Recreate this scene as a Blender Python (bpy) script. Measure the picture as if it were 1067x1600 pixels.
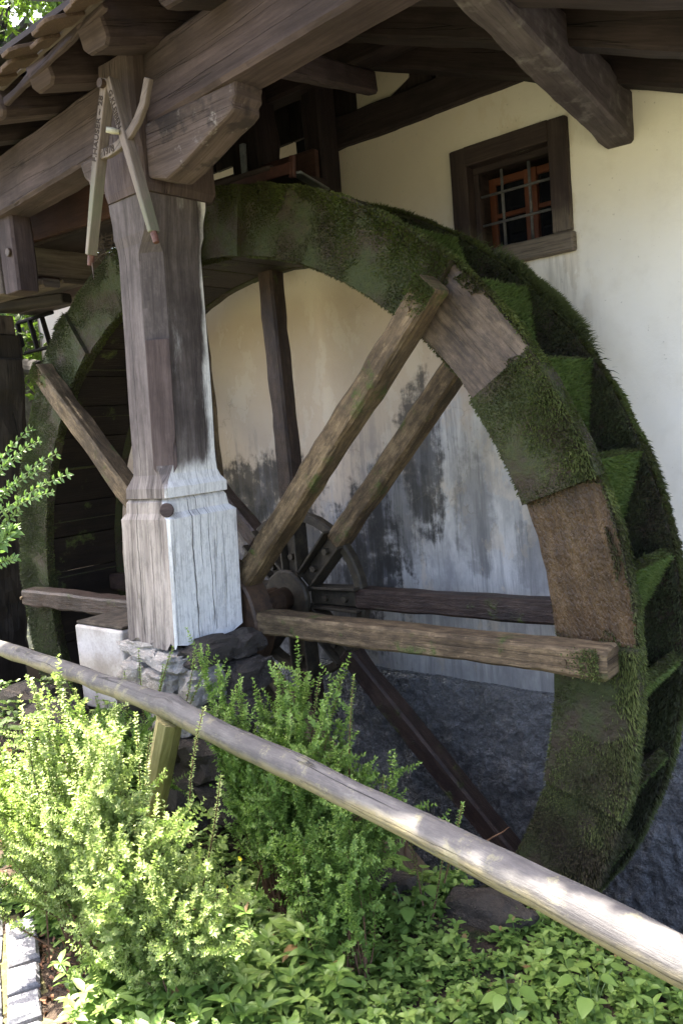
import bpy, bmesh, math, random
import numpy as np
from mathutils import Vector, Matrix, noise as mn

S = bpy.context.scene
for o in list(bpy.data.objects): bpy.data.objects.remove(o)
C = S.collection
rng = np.random.default_rng(7)
random.seed(7)
R_ = math.radians

# ------------------------------------------------------------------ camera, sky, sun, exposure
FPX = 1287.342
CAM = np.array([2.9972, -2.6631, 0.8551])
YAW, PITCH, ROLL = 0.7034, -0.1001, 0.0860
def cam_axes():
    cy, sy = math.cos(YAW), math.sin(YAW)
    Rz = np.array([[cy, -sy, 0], [sy, cy, 0], [0, 0, 1]])
    cp, sp = math.cos(PITCH), math.sin(PITCH)
    Rx = np.array([[1, 0, 0], [0, cp, -sp], [0, sp, cp]])
    cr, sr = math.cos(ROLL), math.sin(ROLL)
    Ry = np.array([[cr, 0, sr], [0, 1, 0], [-sr, 0, cr]])
    return Rz @ Rx @ Ry
AX = cam_axes()
cd = bpy.data.cameras.new('camera')
cd.sensor_fit = 'VERTICAL'; cd.sensor_height = 36; cd.lens = FPX / 1600 * 36
cd.clip_start = 0.05; cd.clip_end = 500
cam = bpy.data.objects.new('camera', cd); C.objects.link(cam)
r, f, u = AX[:, 0], AX[:, 1], AX[:, 2]
cam.matrix_world = Matrix(((r[0], u[0], -f[0], CAM[0]), (r[1], u[1], -f[1], CAM[1]), (r[2], u[2], -f[2], CAM[2]), (0, 0, 0, 1)))
S.camera = cam

SUN = Vector((-0.44, 0.03, 0.90)).normalized()      # towards the sun: high, from the left
W = bpy.data.worlds.new('World'); S.world = W; W.use_nodes = True
nt = W.node_tree; bg = nt.nodes['Background']
sky = nt.nodes.new('ShaderNodeTexSky'); sky.sky_type = 'NISHITA'; sky.sun_disc = False
sky.sun_elevation = math.asin(SUN.z); sky.sun_rotation = math.atan2(SUN.x, SUN.y)
sky.dust_density = 5.0; sky.ozone_density = 0.2; sky.air_density = 0.65
nt.links.new(sky.outputs[0], bg.inputs[0]); bg.inputs[1].default_value = 0.15
sl = bpy.data.lights.new('sun', 'SUN'); sl.energy = 5.0; sl.angle = R_(0.5); sl.color = (1, 0.93, 0.80)
so = bpy.data.objects.new('sun', sl); C.objects.link(so)
so.rotation_euler = (-SUN).to_track_quat('-Z', 'Y').to_euler(); so.location = (0, 0, 8)
S.view_settings.view_transform = 'Standard'; S.view_settings.look = 'None'
S.view_settings.gamma = 1; S.view_settings.use_curve_mapping = False
S.view_settings.exposure = 3.12

# ------------------------------------------------------------------ helpers
def ray(x, y):
    return AX @ np.array([(x - 533.5) / FPX, 1, -(y - 800) / FPX])
def aty(x, y, Y): d = ray(x, y); return CAM + d * ((Y - CAM[1]) / d[1])
def atx(x, y, X): d = ray(x, y); return CAM + d * ((X - CAM[0]) / d[0])
def atd(x, y, D): return CAM + ray(x, y) * D

def thing(name, label, cat, loc=(0, 0, 0), group=None):
    o = bpy.data.objects.new(name, None); C.objects.link(o); o.location = loc
    o.empty_display_size = 0.1
    o['label'] = label; o['category'] = cat
    if group: o['group'] = group
    return o
def tag(o, label, cat, group=None, kind=None):
    o['label'] = label; o['category'] = cat
    if group: o['group'] = group
    if kind: o['kind'] = kind
    return o
def worigin(o):
    v = Vector((0, 0, 0))
    while o is not None: v += o.location; o = o.parent
    return v
def set_uv(me, grain):
    nl = len(me.loops)
    if nl == 0: return
    co = np.empty(len(me.vertices) * 3); me.vertices.foreach_get('co', co); co = co.reshape(-1, 3)
    vi = np.empty(nl, int); me.loops.foreach_get('vertex_index', vi)
    nf = len(me.polygons)
    nrm = np.empty(nf * 3); me.polygons.foreach_get('normal', nrm); nrm = nrm.reshape(-1, 3)
    tot = np.empty(nf, int); me.polygons.foreach_get('loop_total', tot)
    ln = np.repeat(nrm, tot, axis=0); p = co[vi]
    if isinstance(grain, str):     # polar round the wheel axle: grain follows the rim chord
        ctr = p.mean(0); a = math.atan2(ctr[2], ctr[0]); g = np.array([-math.sin(a), 0, math.cos(a)])
    else: g = np.array(grain, float)
    g = g / np.linalg.norm(g)
    b = np.cross(ln, g); bl = np.linalg.norm(b, axis=1); end = bl < 0.3
    h = np.array([0, 0, 1.0]) if abs(g[2]) < 0.9 else np.array([1.0, 0, 0])
    b[~end] /= bl[~end][:, None]
    uu = p @ g; vv = (p * b).sum(1)
    # snap the across axis to the dominant side so that neighbouring faces share it
    e1 = np.cross(g, h); e1 /= np.linalg.norm(e1); e2 = np.cross(g, e1)
    d1 = np.abs(ln @ e1); d2 = np.abs(ln @ e2)
    vv = np.where(d1 > d2, p @ e2, p @ e1 + 3.3)
    uu = np.where(end, (p @ e1) * 0.35 + 9, uu); vv = np.where(end, p @ e2, vv)
    uv = me.uv_layers.new(name='UVMap'); uv.data.foreach_set('uv', np.stack([uu, vv], 1).ravel())
def add(name, verts, faces, mat, parent=None, grain=None, bevel=0, smooth=False, local=False):
    me = bpy.data.meshes.new(name)
    v = np.asarray(verts, float)
    if parent is not None and not local: v = v - np.array(worigin(parent))
    me.from_pydata(v.tolist(), [], [list(map(int, q)) for q in faces]); me.update()
    bm = bmesh.new(); bm.from_mesh(me); bmesh.ops.recalc_face_normals(bm, faces=bm.faces); bm.to_mesh(me); bm.free()
    if grain is not None: set_uv(me, grain)
    if smooth: me.polygons.foreach_set('use_smooth', [True] * len(me.polygons))
    if mat: me.materials.append(mat)
    o = bpy.data.objects.new(name, me); C.objects.link(o); o.parent = parent
    if bevel:
        m = o.modifiers.new('bevel', 'BEVEL'); m.width = bevel; m.segments = 2; m.limit_method = 'ANGLE'
    return o
def npmesh(name, verts, tris, mat, parent=None, tint=None, smooth=False):
    """big meshes straight from numpy: tris (n,3); tint is one value per vertex"""
    me = bpy.data.meshes.new(name); v = np.asarray(verts, np.float32)
    if parent is not None: v = v - np.array(worigin(parent), np.float32)
    t = np.asarray(tris, np.int32)
    me.vertices.add(len(v)); me.vertices.foreach_set('co', v.ravel())
    me.loops.add(t.size); me.loops.foreach_set('vertex_index', t.ravel())
    me.polygons.add(len(t)); me.polygons.foreach_set('loop_start', np.arange(0, t.size, 3, dtype=np.int32))
    if smooth: me.polygons.foreach_set('use_smooth', np.ones(len(t), bool))
    me.update(calc_edges=True)
    if tint is not None:
        a = me.attributes.new('tint', 'FLOAT', 'POINT'); a.data.foreach_set('value', np.asarray(tint, np.float32))
    me.materials.append(mat)
    o = bpy.data.objects.new(name, me); C.objects.link(o); o.parent = parent
    return o
def struct(o): o['kind'] = 'structure'; return o

def fbm(p, s, oct=3):
    return mn.fractal(Vector(p) * s, 1.0, 2.0, oct)
def beam(name, p0, p1, w, h, mat, parent, up=(0, 0, 1), amp=0.004, r=0.012, nseg=None, taper=1.0, bend=0.0, seed=None):
    """hewn timber: rounded rectangular section lofted from p0 to p1 with worn, wandering edges. w across, h along up"""
    p0 = np.array(p0, float); p1 = np.array(p1, float); L = np.linalg.norm(p1 - p0); d = (p1 - p0) / L
    up = np.array(up, float); up = up - d * (up @ d); up /= np.linalg.norm(up); sd = np.cross(d, up)
    n = nseg or max(3, min(40, int(L / 0.06)))
    sec = []
    k = max(2, int(h / 0.05)); kk = max(2, int(w / 0.05))
    hw, hh = w / 2, h / 2
    for i in range(kk): sec.append((-hw + r + (w - 2 * r) * i / (kk - 1), -hh))
    for i in range(k): sec.append((hw, -hh + r + (h - 2 * r) * i / (k - 1)))
    for i in range(kk): sec.append((hw - r - (w - 2 * r) * i / (kk - 1), hh))
    for i in range(k): sec.append((-hw, hh - r - (h - 2 * r) * i / (k - 1)))
    sec = np.array(sec); m = len(sec); sd0 = seed if seed is not None else random.random() * 50
    V = []
    ts = [0.0, min(0.012 / L, .01)] + [(i + 1) / n for i in range(n - 1)] + [1 - min(0.012 / L, .01), 1.0]
    for j, t in enumerate(ts):
        sc = 1 + (taper - 1) * t
        if j == 0 or j == len(ts) - 1: sc *= 1 - min(0.3, 0.014 / max(w, h))
        c = p0 + d * L * t + up * bend * math.sin(math.pi * t)
        for (a, b) in sec:
            q = c + sd * a * sc + up * b * sc
            nz = mn.noise(Vector(q * np.array([7, 7, 7]) + sd0)) * amp + mn.noise(Vector(q * 23 + sd0)) * amp * .5
            dirv = sd * (a / hw) + up * (b / hh)
            q = q + dirv * nz
            V.append(q)
    nr = len(ts); F = []
    for j in range(nr - 1):
        for i in range(m):
            F.append((j * m + i, j * m + (i + 1) % m, (j + 1) * m + (i + 1) % m, (j + 1) * m + i))
    F.append(tuple(range(m))[::-1]); F.append(tuple((nr - 1) * m + i for i in range(m)))
    o = add(name, V, F, mat, parent, grain=d)
    return o
def box(name, lo, hi, mat, parent, grain=(1, 0, 0), bevel=0.004):
    x0, y0, z0 = lo; x1, y1, z1 = hi
    V = [(x0, y0, z0), (x1, y0, z0), (x1, y1, z0), (x0, y1, z0), (x0, y0, z1), (x1, y0, z1), (x1, y1, z1), (x0, y1, z1)]
    F = [(0, 3, 2, 1), (4, 5, 6, 7), (0, 1, 5, 4), (1, 2, 6, 5), (2, 3, 7, 6), (3, 0, 4, 7)]
    return add(name, V, F, mat, parent, grain=grain, bevel=bevel)
def prism(name, prof, y0, y1, mat, parent, grain=(1, 0, 0), bevel=0.006):
    """profile in XZ extruded along Y"""
    n = len(prof)
    V = [(a, y0, b) for a, b in prof] + [(a, y1, b) for a, b in prof]
    F = [tuple(range(n)), tuple(range(2 * n - 1, n - 1, -1))] + [(i, (i + 1) % n, n + (i + 1) % n, n + i) for i in range(n)]
    return add(name, V, F, mat, parent, grain=grain, bevel=bevel)
def tube(pts, rad, seg=6):
    pts = [np.array(p, float) for p in pts]; V = []; F = []
    if not hasattr(rad, '__len__'): rad = [rad] * len(pts)
    for i, p in enumerate(pts):
        d = pts[min(i + 1, len(pts) - 1)] - pts[max(i - 1, 0)]; d /= np.linalg.norm(d) + 1e-9
        a = np.cross(d, [0.13, 0.31, 1]) if abs(d[2]) < .9 else np.cross(d, [1, 0.2, 0.1]); a /= np.linalg.norm(a); b = np.cross(d, a)
        for k in range(seg):
            t = 2 * math.pi * k / seg; V.append(p + rad[i] * (a * math.cos(t) + b * math.sin(t)))
    for i in range(len(pts) - 1):
        for k in range(seg):
            F.append((i * seg + k, i * seg + (k + 1) % seg, (i + 1) * seg + (k + 1) % seg, (i + 1) * seg + k))
    F.append(tuple(range(seg))[::-1]); F.append(tuple((len(pts) - 1) * seg + k for k in range(seg)))
    return V, F
def merge(parts):
    V, F = [], []
    for v, f in parts:
        n = len(V); V += [tuple(q) for q in v]; F += [tuple(i + n for i in q) for q in f]
    return V, F
def cyl(c, ax, rad, L, seg=24):
    c = np.array(c, float); ax = np.array(ax, float); ax /= np.linalg.norm(ax)
    return tube([c - ax * L / 2, c + ax * L / 2], rad, seg)
def stone(name, c, size, mat, parent, seed, sub=3, rough=.18, flat=0.8):
    bm = bmesh.new(); bmesh.ops.create_icosphere(bm, subdivisions=sub, radius=1)
    for v in bm.verts:
        p = v.co.copy()
        q = Vector([math.copysign(abs(x) ** flat, x) for x in p])
        n1 = mn.noise(p * 1.3 + Vector((seed, 0, 0))); n2 = mn.noise(p * 3.1 + Vector((0, seed, 0))); n3 = mn.cell(p * 2.2 + Vector((seed, seed, 0)))
        q *= 1 + rough * (n1 * 1.2 + n2 * .6 + (n3 - .5) * .35)
        v.co = Vector((q.x * size[0], q.y * size[1], q.z * size[2])) + Vector(c)
    V = [tuple(v.co) for v in bm.verts]; F = [[v.index for v in f_.verts] for f_ in bm.faces]; bm.free()
    return add(name, V, F, mat, parent, grain=(1, 0, 0))

# ------------------------------------------------------------------ materials
class NT:
    def __init__(s, name, rough=.8):
        s.m = bpy.data.materials.new(name); s.m.use_nodes = True; s.t = s.m.node_tree; s.b = s.t.nodes['Principled BSDF']
        s.b.inputs['Roughness'].default_value = rough; s.b.inputs['Specular IOR Level'].default_value = .3
    def n(s, k, **kw):
        x = s.t.nodes.new(k)
        for a, b in kw.items(): setattr(x, a, b)
        return x
    def l(s, a, b): s.t.links.new(a, b)
    def put(s, sock, v):
        if isinstance(v, bpy.types.NodeSocket): s.l(v, sock)
        elif isinstance(v, tuple) and len(v) == 3 and sock.type == 'RGBA': sock.default_value = (*v, 1)
        else: sock.default_value = v
    def uv(s): return s.n('ShaderNodeUVMap').outputs[0]
    def pos(s): return s.n('ShaderNodeNewGeometry').outputs['Position']
    def obj(s): return s.n('ShaderNodeTexCoord').outputs['Object']
    def rnd(s): return s.n('ShaderNodeObjectInfo').outputs['Random']
    def attr(s, a='tint'): return s.n('ShaderNodeAttribute', attribute_name=a).outputs['Fac']
    def sc(s, v, k, off=None):
        x = s.n('ShaderNodeMapping'); s.put(x.inputs[0], v); x.inputs['Scale'].default_value = k
        if off is not None: s.put(x.inputs['Location'], off)
        return x.outputs[0]
    def rv(s, mul=37.0):   # random offset vector per object
        c = s.n('ShaderNodeCombineXYZ'); r = s.math('MULTIPLY', s.rnd(), mul)
        for i in range(3): s.l(r, c.inputs[i])
        return c.outputs[0]
    def vadd(s, a, b):
        x = s.n('ShaderNodeVectorMath', operation='ADD'); s.put(x.inputs[0], a); s.put(x.inputs[1], b); return x.outputs[0]
    def noise(s, v, k=1, d=4, r=.6, dist=0):
        x = s.n('ShaderNodeTexNoise'); s.put(x.inputs['Vector'], v); x.inputs['Scale'].default_value = k
        x.inputs['Detail'].default_value = d; x.inputs['Roughness'].default_value = r; x.inputs['Distortion'].default_value = dist
        return x.outputs[0]
    def vor(s, v, k=1, feat='F1'):
        x = s.n('ShaderNodeTexVoronoi', feature=feat); s.put(x.inputs['Vector'], v); x.inputs['Scale'].default_value = k; return x.outputs[0]
    def math(s, op, a, b=0.0, c=None):
        x = s.n('ShaderNodeMath', operation=op); s.put(x.inputs[0], a); s.put(x.inputs[1], b)
        if c is not None: s.put(x.inputs[2], c)
        return x.outputs[0]
    def rng(s, v, a, b, c=0.0, d=1.0):
        x = s.n('ShaderNodeMapRange', interpolation_type='SMOOTHSTEP'); s.put(x.inputs[0], v)
        for i, q in enumerate((a, b, c, d)): x.inputs[i + 1].default_value = q
        return x.outputs[0]
    def mix(s, f, a, b, mode='MIX'):
        x = s.n('ShaderNodeMix', data_type='RGBA', blend_type=mode); s.put(x.inputs[0], f); s.put(x.inputs[6], a); s.put(x.inputs[7], b); return x.outputs[2]
    def ramp(s, v, stops):
        x = s.n('ShaderNodeValToRGB'); e = x.color_ramp.elements
        while len(e) < len(stops): e.new(.5)
        for q, (p, c) in zip(e, stops): q.position = p; q.color = (*c, 1) if not isinstance(c, (int, float)) else (c, c, c, 1)
        s.put(x.inputs[0], v); return x.outputs[0]
    def xyz(s, v):
        x = s.n('ShaderNodeSeparateXYZ'); s.put(x.inputs[0], v); return x.outputs
    def bump(s, h, st=.5, d=.01, prev=None):
        x = s.n('ShaderNodeBump'); s.put(x.inputs['Height'], h); x.inputs['Strength'].default_value = st; x.inputs['Distance'].default_value = d
        if prev is not None: s.l(prev, x.inputs['Normal'])
        return x.outputs[0]
    def out(s, col, normal=None, rough=None):
        s.put(s.b.inputs['Base Color'], col)
        if normal is not None: s.l(normal, s.b.inputs['Normal'])
        if rough is not None: s.put(s.b.inputs['Roughness'], rough)
        return s.m

def wood(name, dark, mid, light, rough=.75, cracks=.6, bleach=None, moss=0., bumpd=.006, blotch=1.0, wet=False, fine=90, mottle=0.):
    t = NT(name, rough); uv = t.vadd(t.uv(), t.rv())
    g1 = t.noise(t.sc(uv, (1.6, 20, 1)), 1, 6, .72, .15)
    g2 = t.noise(t.sc(uv, (6, fine * 1.5, 1)), 1, 4, .75, .1)
    big = t.noise(t.vadd(t.pos(), t.rv(9)), 3.2 * blotch, 5, .62)
    c = t.ramp(g1, [(.28, dark), (.5, mid), (.72, light)])
    c = t.mix(t.rng(g2, .35, .75, 0, .45), c, light)
    c = t.mix(t.rng(big, .42, .68, 0, .6), c, dark)
    ck = t.noise(t.sc(uv, (.45, 15, 1)), 1, 3, .5, .1)
    ck = t.math('ABSOLUTE', t.math('SUBTRACT', ck, .5))
    ckm = t.rng(ck, 0.0, .009, 1, 0)
    gate = t.rng(t.noise(t.sc(uv, (.9, 3, 1)), 1, 2), .45, .6)
    ckm = t.math('MULTIPLY', ckm, gate)
    c = t.mix(t.math('MULTIPLY', ckm, cracks), c, tuple(x * .18 for x in dark))
    kv = t.vor(t.sc(uv, (3.2, 9, 1)), 1); kg = t.rng(t.noise(t.sc(uv, (1.3, 3, 1)), 1, 1), .55, .62)
    kn = t.math('MULTIPLY', t.rng(kv, .16, .07), kg); kr = t.math('MULTIPLY', t.rng(kv, .30, .14), kg)
    c = t.mix(t.math('MULTIPLY', kr, .35), c, dark); c = t.mix(t.math('MULTIPLY', kn, .85), c, tuple(x * .45 for x in dark))
    if bleach: c = bleach(t, c, uv, g1, g2, big)
    mt = t.noise(t.sc(uv, (14, 30, 1)), 1, 6, .75)
    if mottle:
        c = t.mix(t.rng(mt, .46, .62, 0, mottle), c, dark); c = t.mix(t.rng(mt, .46, .34, 0, mottle * .8), c, light)
    h = t.math('ADD', t.math('MULTIPLY', g1, .4), t.math('MULTIPLY', g2, .5)); h = t.math('ADD', h, t.math('MULTIPLY', mt, .3 + 1.4 * mottle))
    if moss:
        mm = t.rng(t.noise(t.pos(), 5.5, 6, .7), .62 - moss * .25, .72 - moss * .2)
        mc = t.mix(t.noise(t.pos(), 90, 2), (.025, .04, .008), (.09, .11, .025))
        c = t.mix(t.math('MULTIPLY', mm, .85), c, mc)
        h = t.math('ADD', h, t.math('MULTIPLY', t.math('MULTIPLY', mm, t.noise(t.pos(), 120, 2)), 1.0))
    nrm = t.bump(h, .6, bumpd)
    nrm = t.bump(t.math('SUBTRACT', 1, ckm), .9, .008 * min(1, cracks + .2), nrm)
    rg = rough
    if wet:
        lump = t.noise(t.sc(uv, (55, 110, 1)), 1, 3, .6)
        nrm = t.bump(lump, .9, .012, nrm)
        rg = t.rng(lump, .3, .7, .18, .5)
    return t.out(c, nrm, rg)

M = {}
M['roof'] = wood('roof_timber', (.009, .006, .0065), (.022, .014, .014), (.050, .034, .033), .8, .5)
M['plate'] = wood('plate_timber', (.021, .014, .0135), (.046, .031, .030), (.10, .071, .069), .8, .4)
def cross_b(t, c, uv, g1, g2, big):
    n = t.noise(t.pos(), 11, 6, .7); return t.mix(t.rng(n, .5, .72, 0, .6), c, (.19, .175, .165))
M['cross'] = wood('weathered_timber', (.028, .020, .021), (.058, .045, .046), (.12, .10, .10), .82, .3, cross_b)
def bolster_b(t, c, uv, g1, g2, big):
    z = t.xyz(t.pos())[2]; n = t.noise(t.pos(), 16, 6, .7)
    a = t.math('ADD', z, t.math('MULTIPLY', n, -.12))
    c = t.mix(t.rng(t.noise(t.pos(), 6, 4), .5, .6, 0, .75), c, (.02, .016, .016))
    return t.mix(t.rng(n, .58, .68, 0, .55), c, (.28, .25, .23))
M['bolster'] = wood('bolster_timber', (.038, .026, .023), (.08, .056, .048), (.16, .122, .11), .8, .3, bolster_b)
def post_b(t, c, uv, g1, g2, big):
    P = t.pos(); X, Y, Z = t.xyz(P)[0], t.xyz(P)[1], t.xyz(P)[2]
    n = t.noise(t.sc(P, (9, 9, 2.2)), 1, 6, .68); n2 = t.noise(t.sc(uv, (4, 170, 1)), 1, 5, .75); n3 = t.noise(t.sc(uv, (1.1, 14, 1)), 1, 4, .6)
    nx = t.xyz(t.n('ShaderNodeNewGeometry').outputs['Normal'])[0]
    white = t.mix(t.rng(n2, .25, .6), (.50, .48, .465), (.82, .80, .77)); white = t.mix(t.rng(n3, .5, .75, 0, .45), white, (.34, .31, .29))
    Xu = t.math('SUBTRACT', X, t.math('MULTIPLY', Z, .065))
    e = t.math('ADD', t.math('MULTIPLY', t.rng(nx, .74, .92), .5), t.math('MULTIPLY', n, .9))  # bleached wood, with the sky light on the +X face painted in too
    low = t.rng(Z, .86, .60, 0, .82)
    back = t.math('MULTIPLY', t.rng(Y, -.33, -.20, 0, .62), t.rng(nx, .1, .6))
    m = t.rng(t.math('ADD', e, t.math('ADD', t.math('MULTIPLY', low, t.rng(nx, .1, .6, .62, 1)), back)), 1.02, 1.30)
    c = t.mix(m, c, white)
    # greyer, paler left face of the foot
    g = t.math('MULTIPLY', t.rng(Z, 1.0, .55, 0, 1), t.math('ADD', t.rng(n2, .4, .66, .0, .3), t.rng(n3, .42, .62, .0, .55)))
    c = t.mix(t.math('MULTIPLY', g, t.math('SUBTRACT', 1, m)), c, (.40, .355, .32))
    def crack(axis, c0, zlo, zhi, w, face, fx0, fx1, c=c):
        wv = t.math('MULTIPLY', t.math('SUBTRACT', t.noise(t.sc(P, (0, 0, 5), (c0, c0, 0)), 1, 4, .6), .5), .035)
        d = t.math('ABSOLUTE', t.math('SUBTRACT', t.math('ADD', axis, wv), c0))
        m_ = t.math('MULTIPLY', t.rng(d, w, w * .35), t.math('MULTIPLY', t.rng(Z, zlo, zlo + .12), t.rng(Z, zhi, zhi - .05)))
        return t.math('MULTIPLY', m_, t.rng(face, fx0, fx1))
    for a_ in ((Y, -.43, .02, .63, .0032), (Y, -.34, .0, .6, .0022), (Y, -.26, .1, .56, .0016), (Y, -.385, .25, .66, .002), (Y, -.30, .64, 1.5, .0016)):
        c = t.mix(crack(*a_, nx, .5, .8), c, (.02, .016, .014))
    for a_ in ((Xu, .03, .05, .64, .003), (Xu, .12, .02, .5, .002), (Xu, .17, .64, 1.3, .0015), (Xu, .055, .64, 1.75, .002), (Xu, .10, 1.85, 2.3, .002)):
        c = t.mix(crack(*a_, nx, .5, .2), c, (.02, .016, .014))
    rot = t.math('MULTIPLY', t.rng(t.math('ADD', Z, t.math('MULTIPLY', n, .22)), .16, .10), t.rng(X, .24, .26))
    return t.mix(t.math('MULTIPLY', rot, .0), c, (.05, .04, .035))
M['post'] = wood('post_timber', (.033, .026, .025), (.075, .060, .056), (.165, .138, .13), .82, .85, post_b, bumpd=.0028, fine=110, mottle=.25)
M['posttop'] = wood('post_head_timber', (.028, .019, .018), (.065, .045, .041), (.13, .097, .09), .82, .5)
M['spoke'] = wood('spoke_timber', (.032, .021, .011), (.095, .063, .034), (.25, .18, .10), .7, .3, moss=.22, bumpd=.014, mottle=.6)
M['spoke_wet_shade'] = wood('wet_shaded_spoke', (.014, .009, .008), (.035, .02, .015), (.09, .06, .045), .4, .2, moss=.12, bumpd=.014, mottle=.5)  # wet gloss; base colour also darkened to paint the dim left side
M['rim'] = wood('rim_timber', (.028, .021, .017), (.080, .056, .041), (.17, .128, .09), .6, .3, bumpd=.012, mottle=.6)
M['rimwet'] = wood('wet_rim_timber', (.024, .014, .007), (.058, .033, .015), (.105, .066, .03), .35, .2, wet=True, bumpd=.012, mottle=.45)
M['sole'] = wood('sole_timber', (.004, .003, .002), (.011, .0075, .005), (.024, .017, .011), .55, .3, moss=.2, bumpd=.012)
M['grey'] = wood('grey_timber', (.032, .024, .02), (.08, .062, .052), (.17, .14, .12), .82, .6)
M['pale'] = wood('pale_beam_timber', (.06, .045, .036), (.15, .12, .10), (.29, .25, .21), .82, .7)
M['trunk'] = wood('dark_trunk_timber', (.010, .008, .006), (.024, .019, .015), (.05, .04, .032), .85, .8, bumpd=.015)
M['redbrown'] = wood('red_brown_board', (.02, .010, .008), (.048, .021, .016), (.08, .038, .028), .75, .2)
M['frame'] = wood('window_frame_timber', (.014, .009, .010), (.032, .020, .019), (.07, .05, .045), .75, .35,
                  lambda t, c, uv, g1, g2, big: t.mix(t.math('MULTIPLY', t.rng(t.math('ADD', t.xyz(t.pos())[2], t.math('MULTIPLY', t.noise(t.pos(), 9, 5), .25)), 1.93, 1.68, 0, .6), t.rng(g2, .3, .6, .4, 1)), c, (.27, .225, .17)))
M['sash'] = wood('orange_sash', (.07, .024, .012), (.13, .042, .02), (.18, .06, .03), .5, .1)
M['divider'] = wood('carved_pale_timber', (.05, .037, .03), (.13, .10, .08), (.25, .20, .165), .8, .4,
                    lambda t, c, uv, g1, g2, big: t.mix(t.math('MULTIPLY', t.rng(t.xyz(t.pos())[2], 2.0, 1.75), t.rng(big, .35, .6, .2, .9)), c, (.13, .135, .085)))
def rail_b(t, c, uv, g1, g2, big):
    nz = t.xyz(t.n('ShaderNodeNewGeometry').outputs['Normal'])[2]
    m = t.rng(t.math('ADD', nz, t.math('MULTIPLY', big, 1.6)), 1.25, .5, 0, .7)
    c = t.mix(m, c, (.24, .205, .09)); y2 = t.rng(t.noise(t.pos(), 13, 6, .75), .54, .64, 0, .6)
    return t.mix(y2, c, (.20, .19, .12))
M['rail'] = wood('grey_rail_timber', (.045, .042, .044), (.078, .074, .076), (.14, .134, .128), .8, 1.0, rail_b, bumpd=.006, mottle=.45)
M['stake'] = wood('green_stake_timber', (.08, .07, .02), (.2, .17, .07), (.34, .3, .15), .8, .8)

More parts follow.
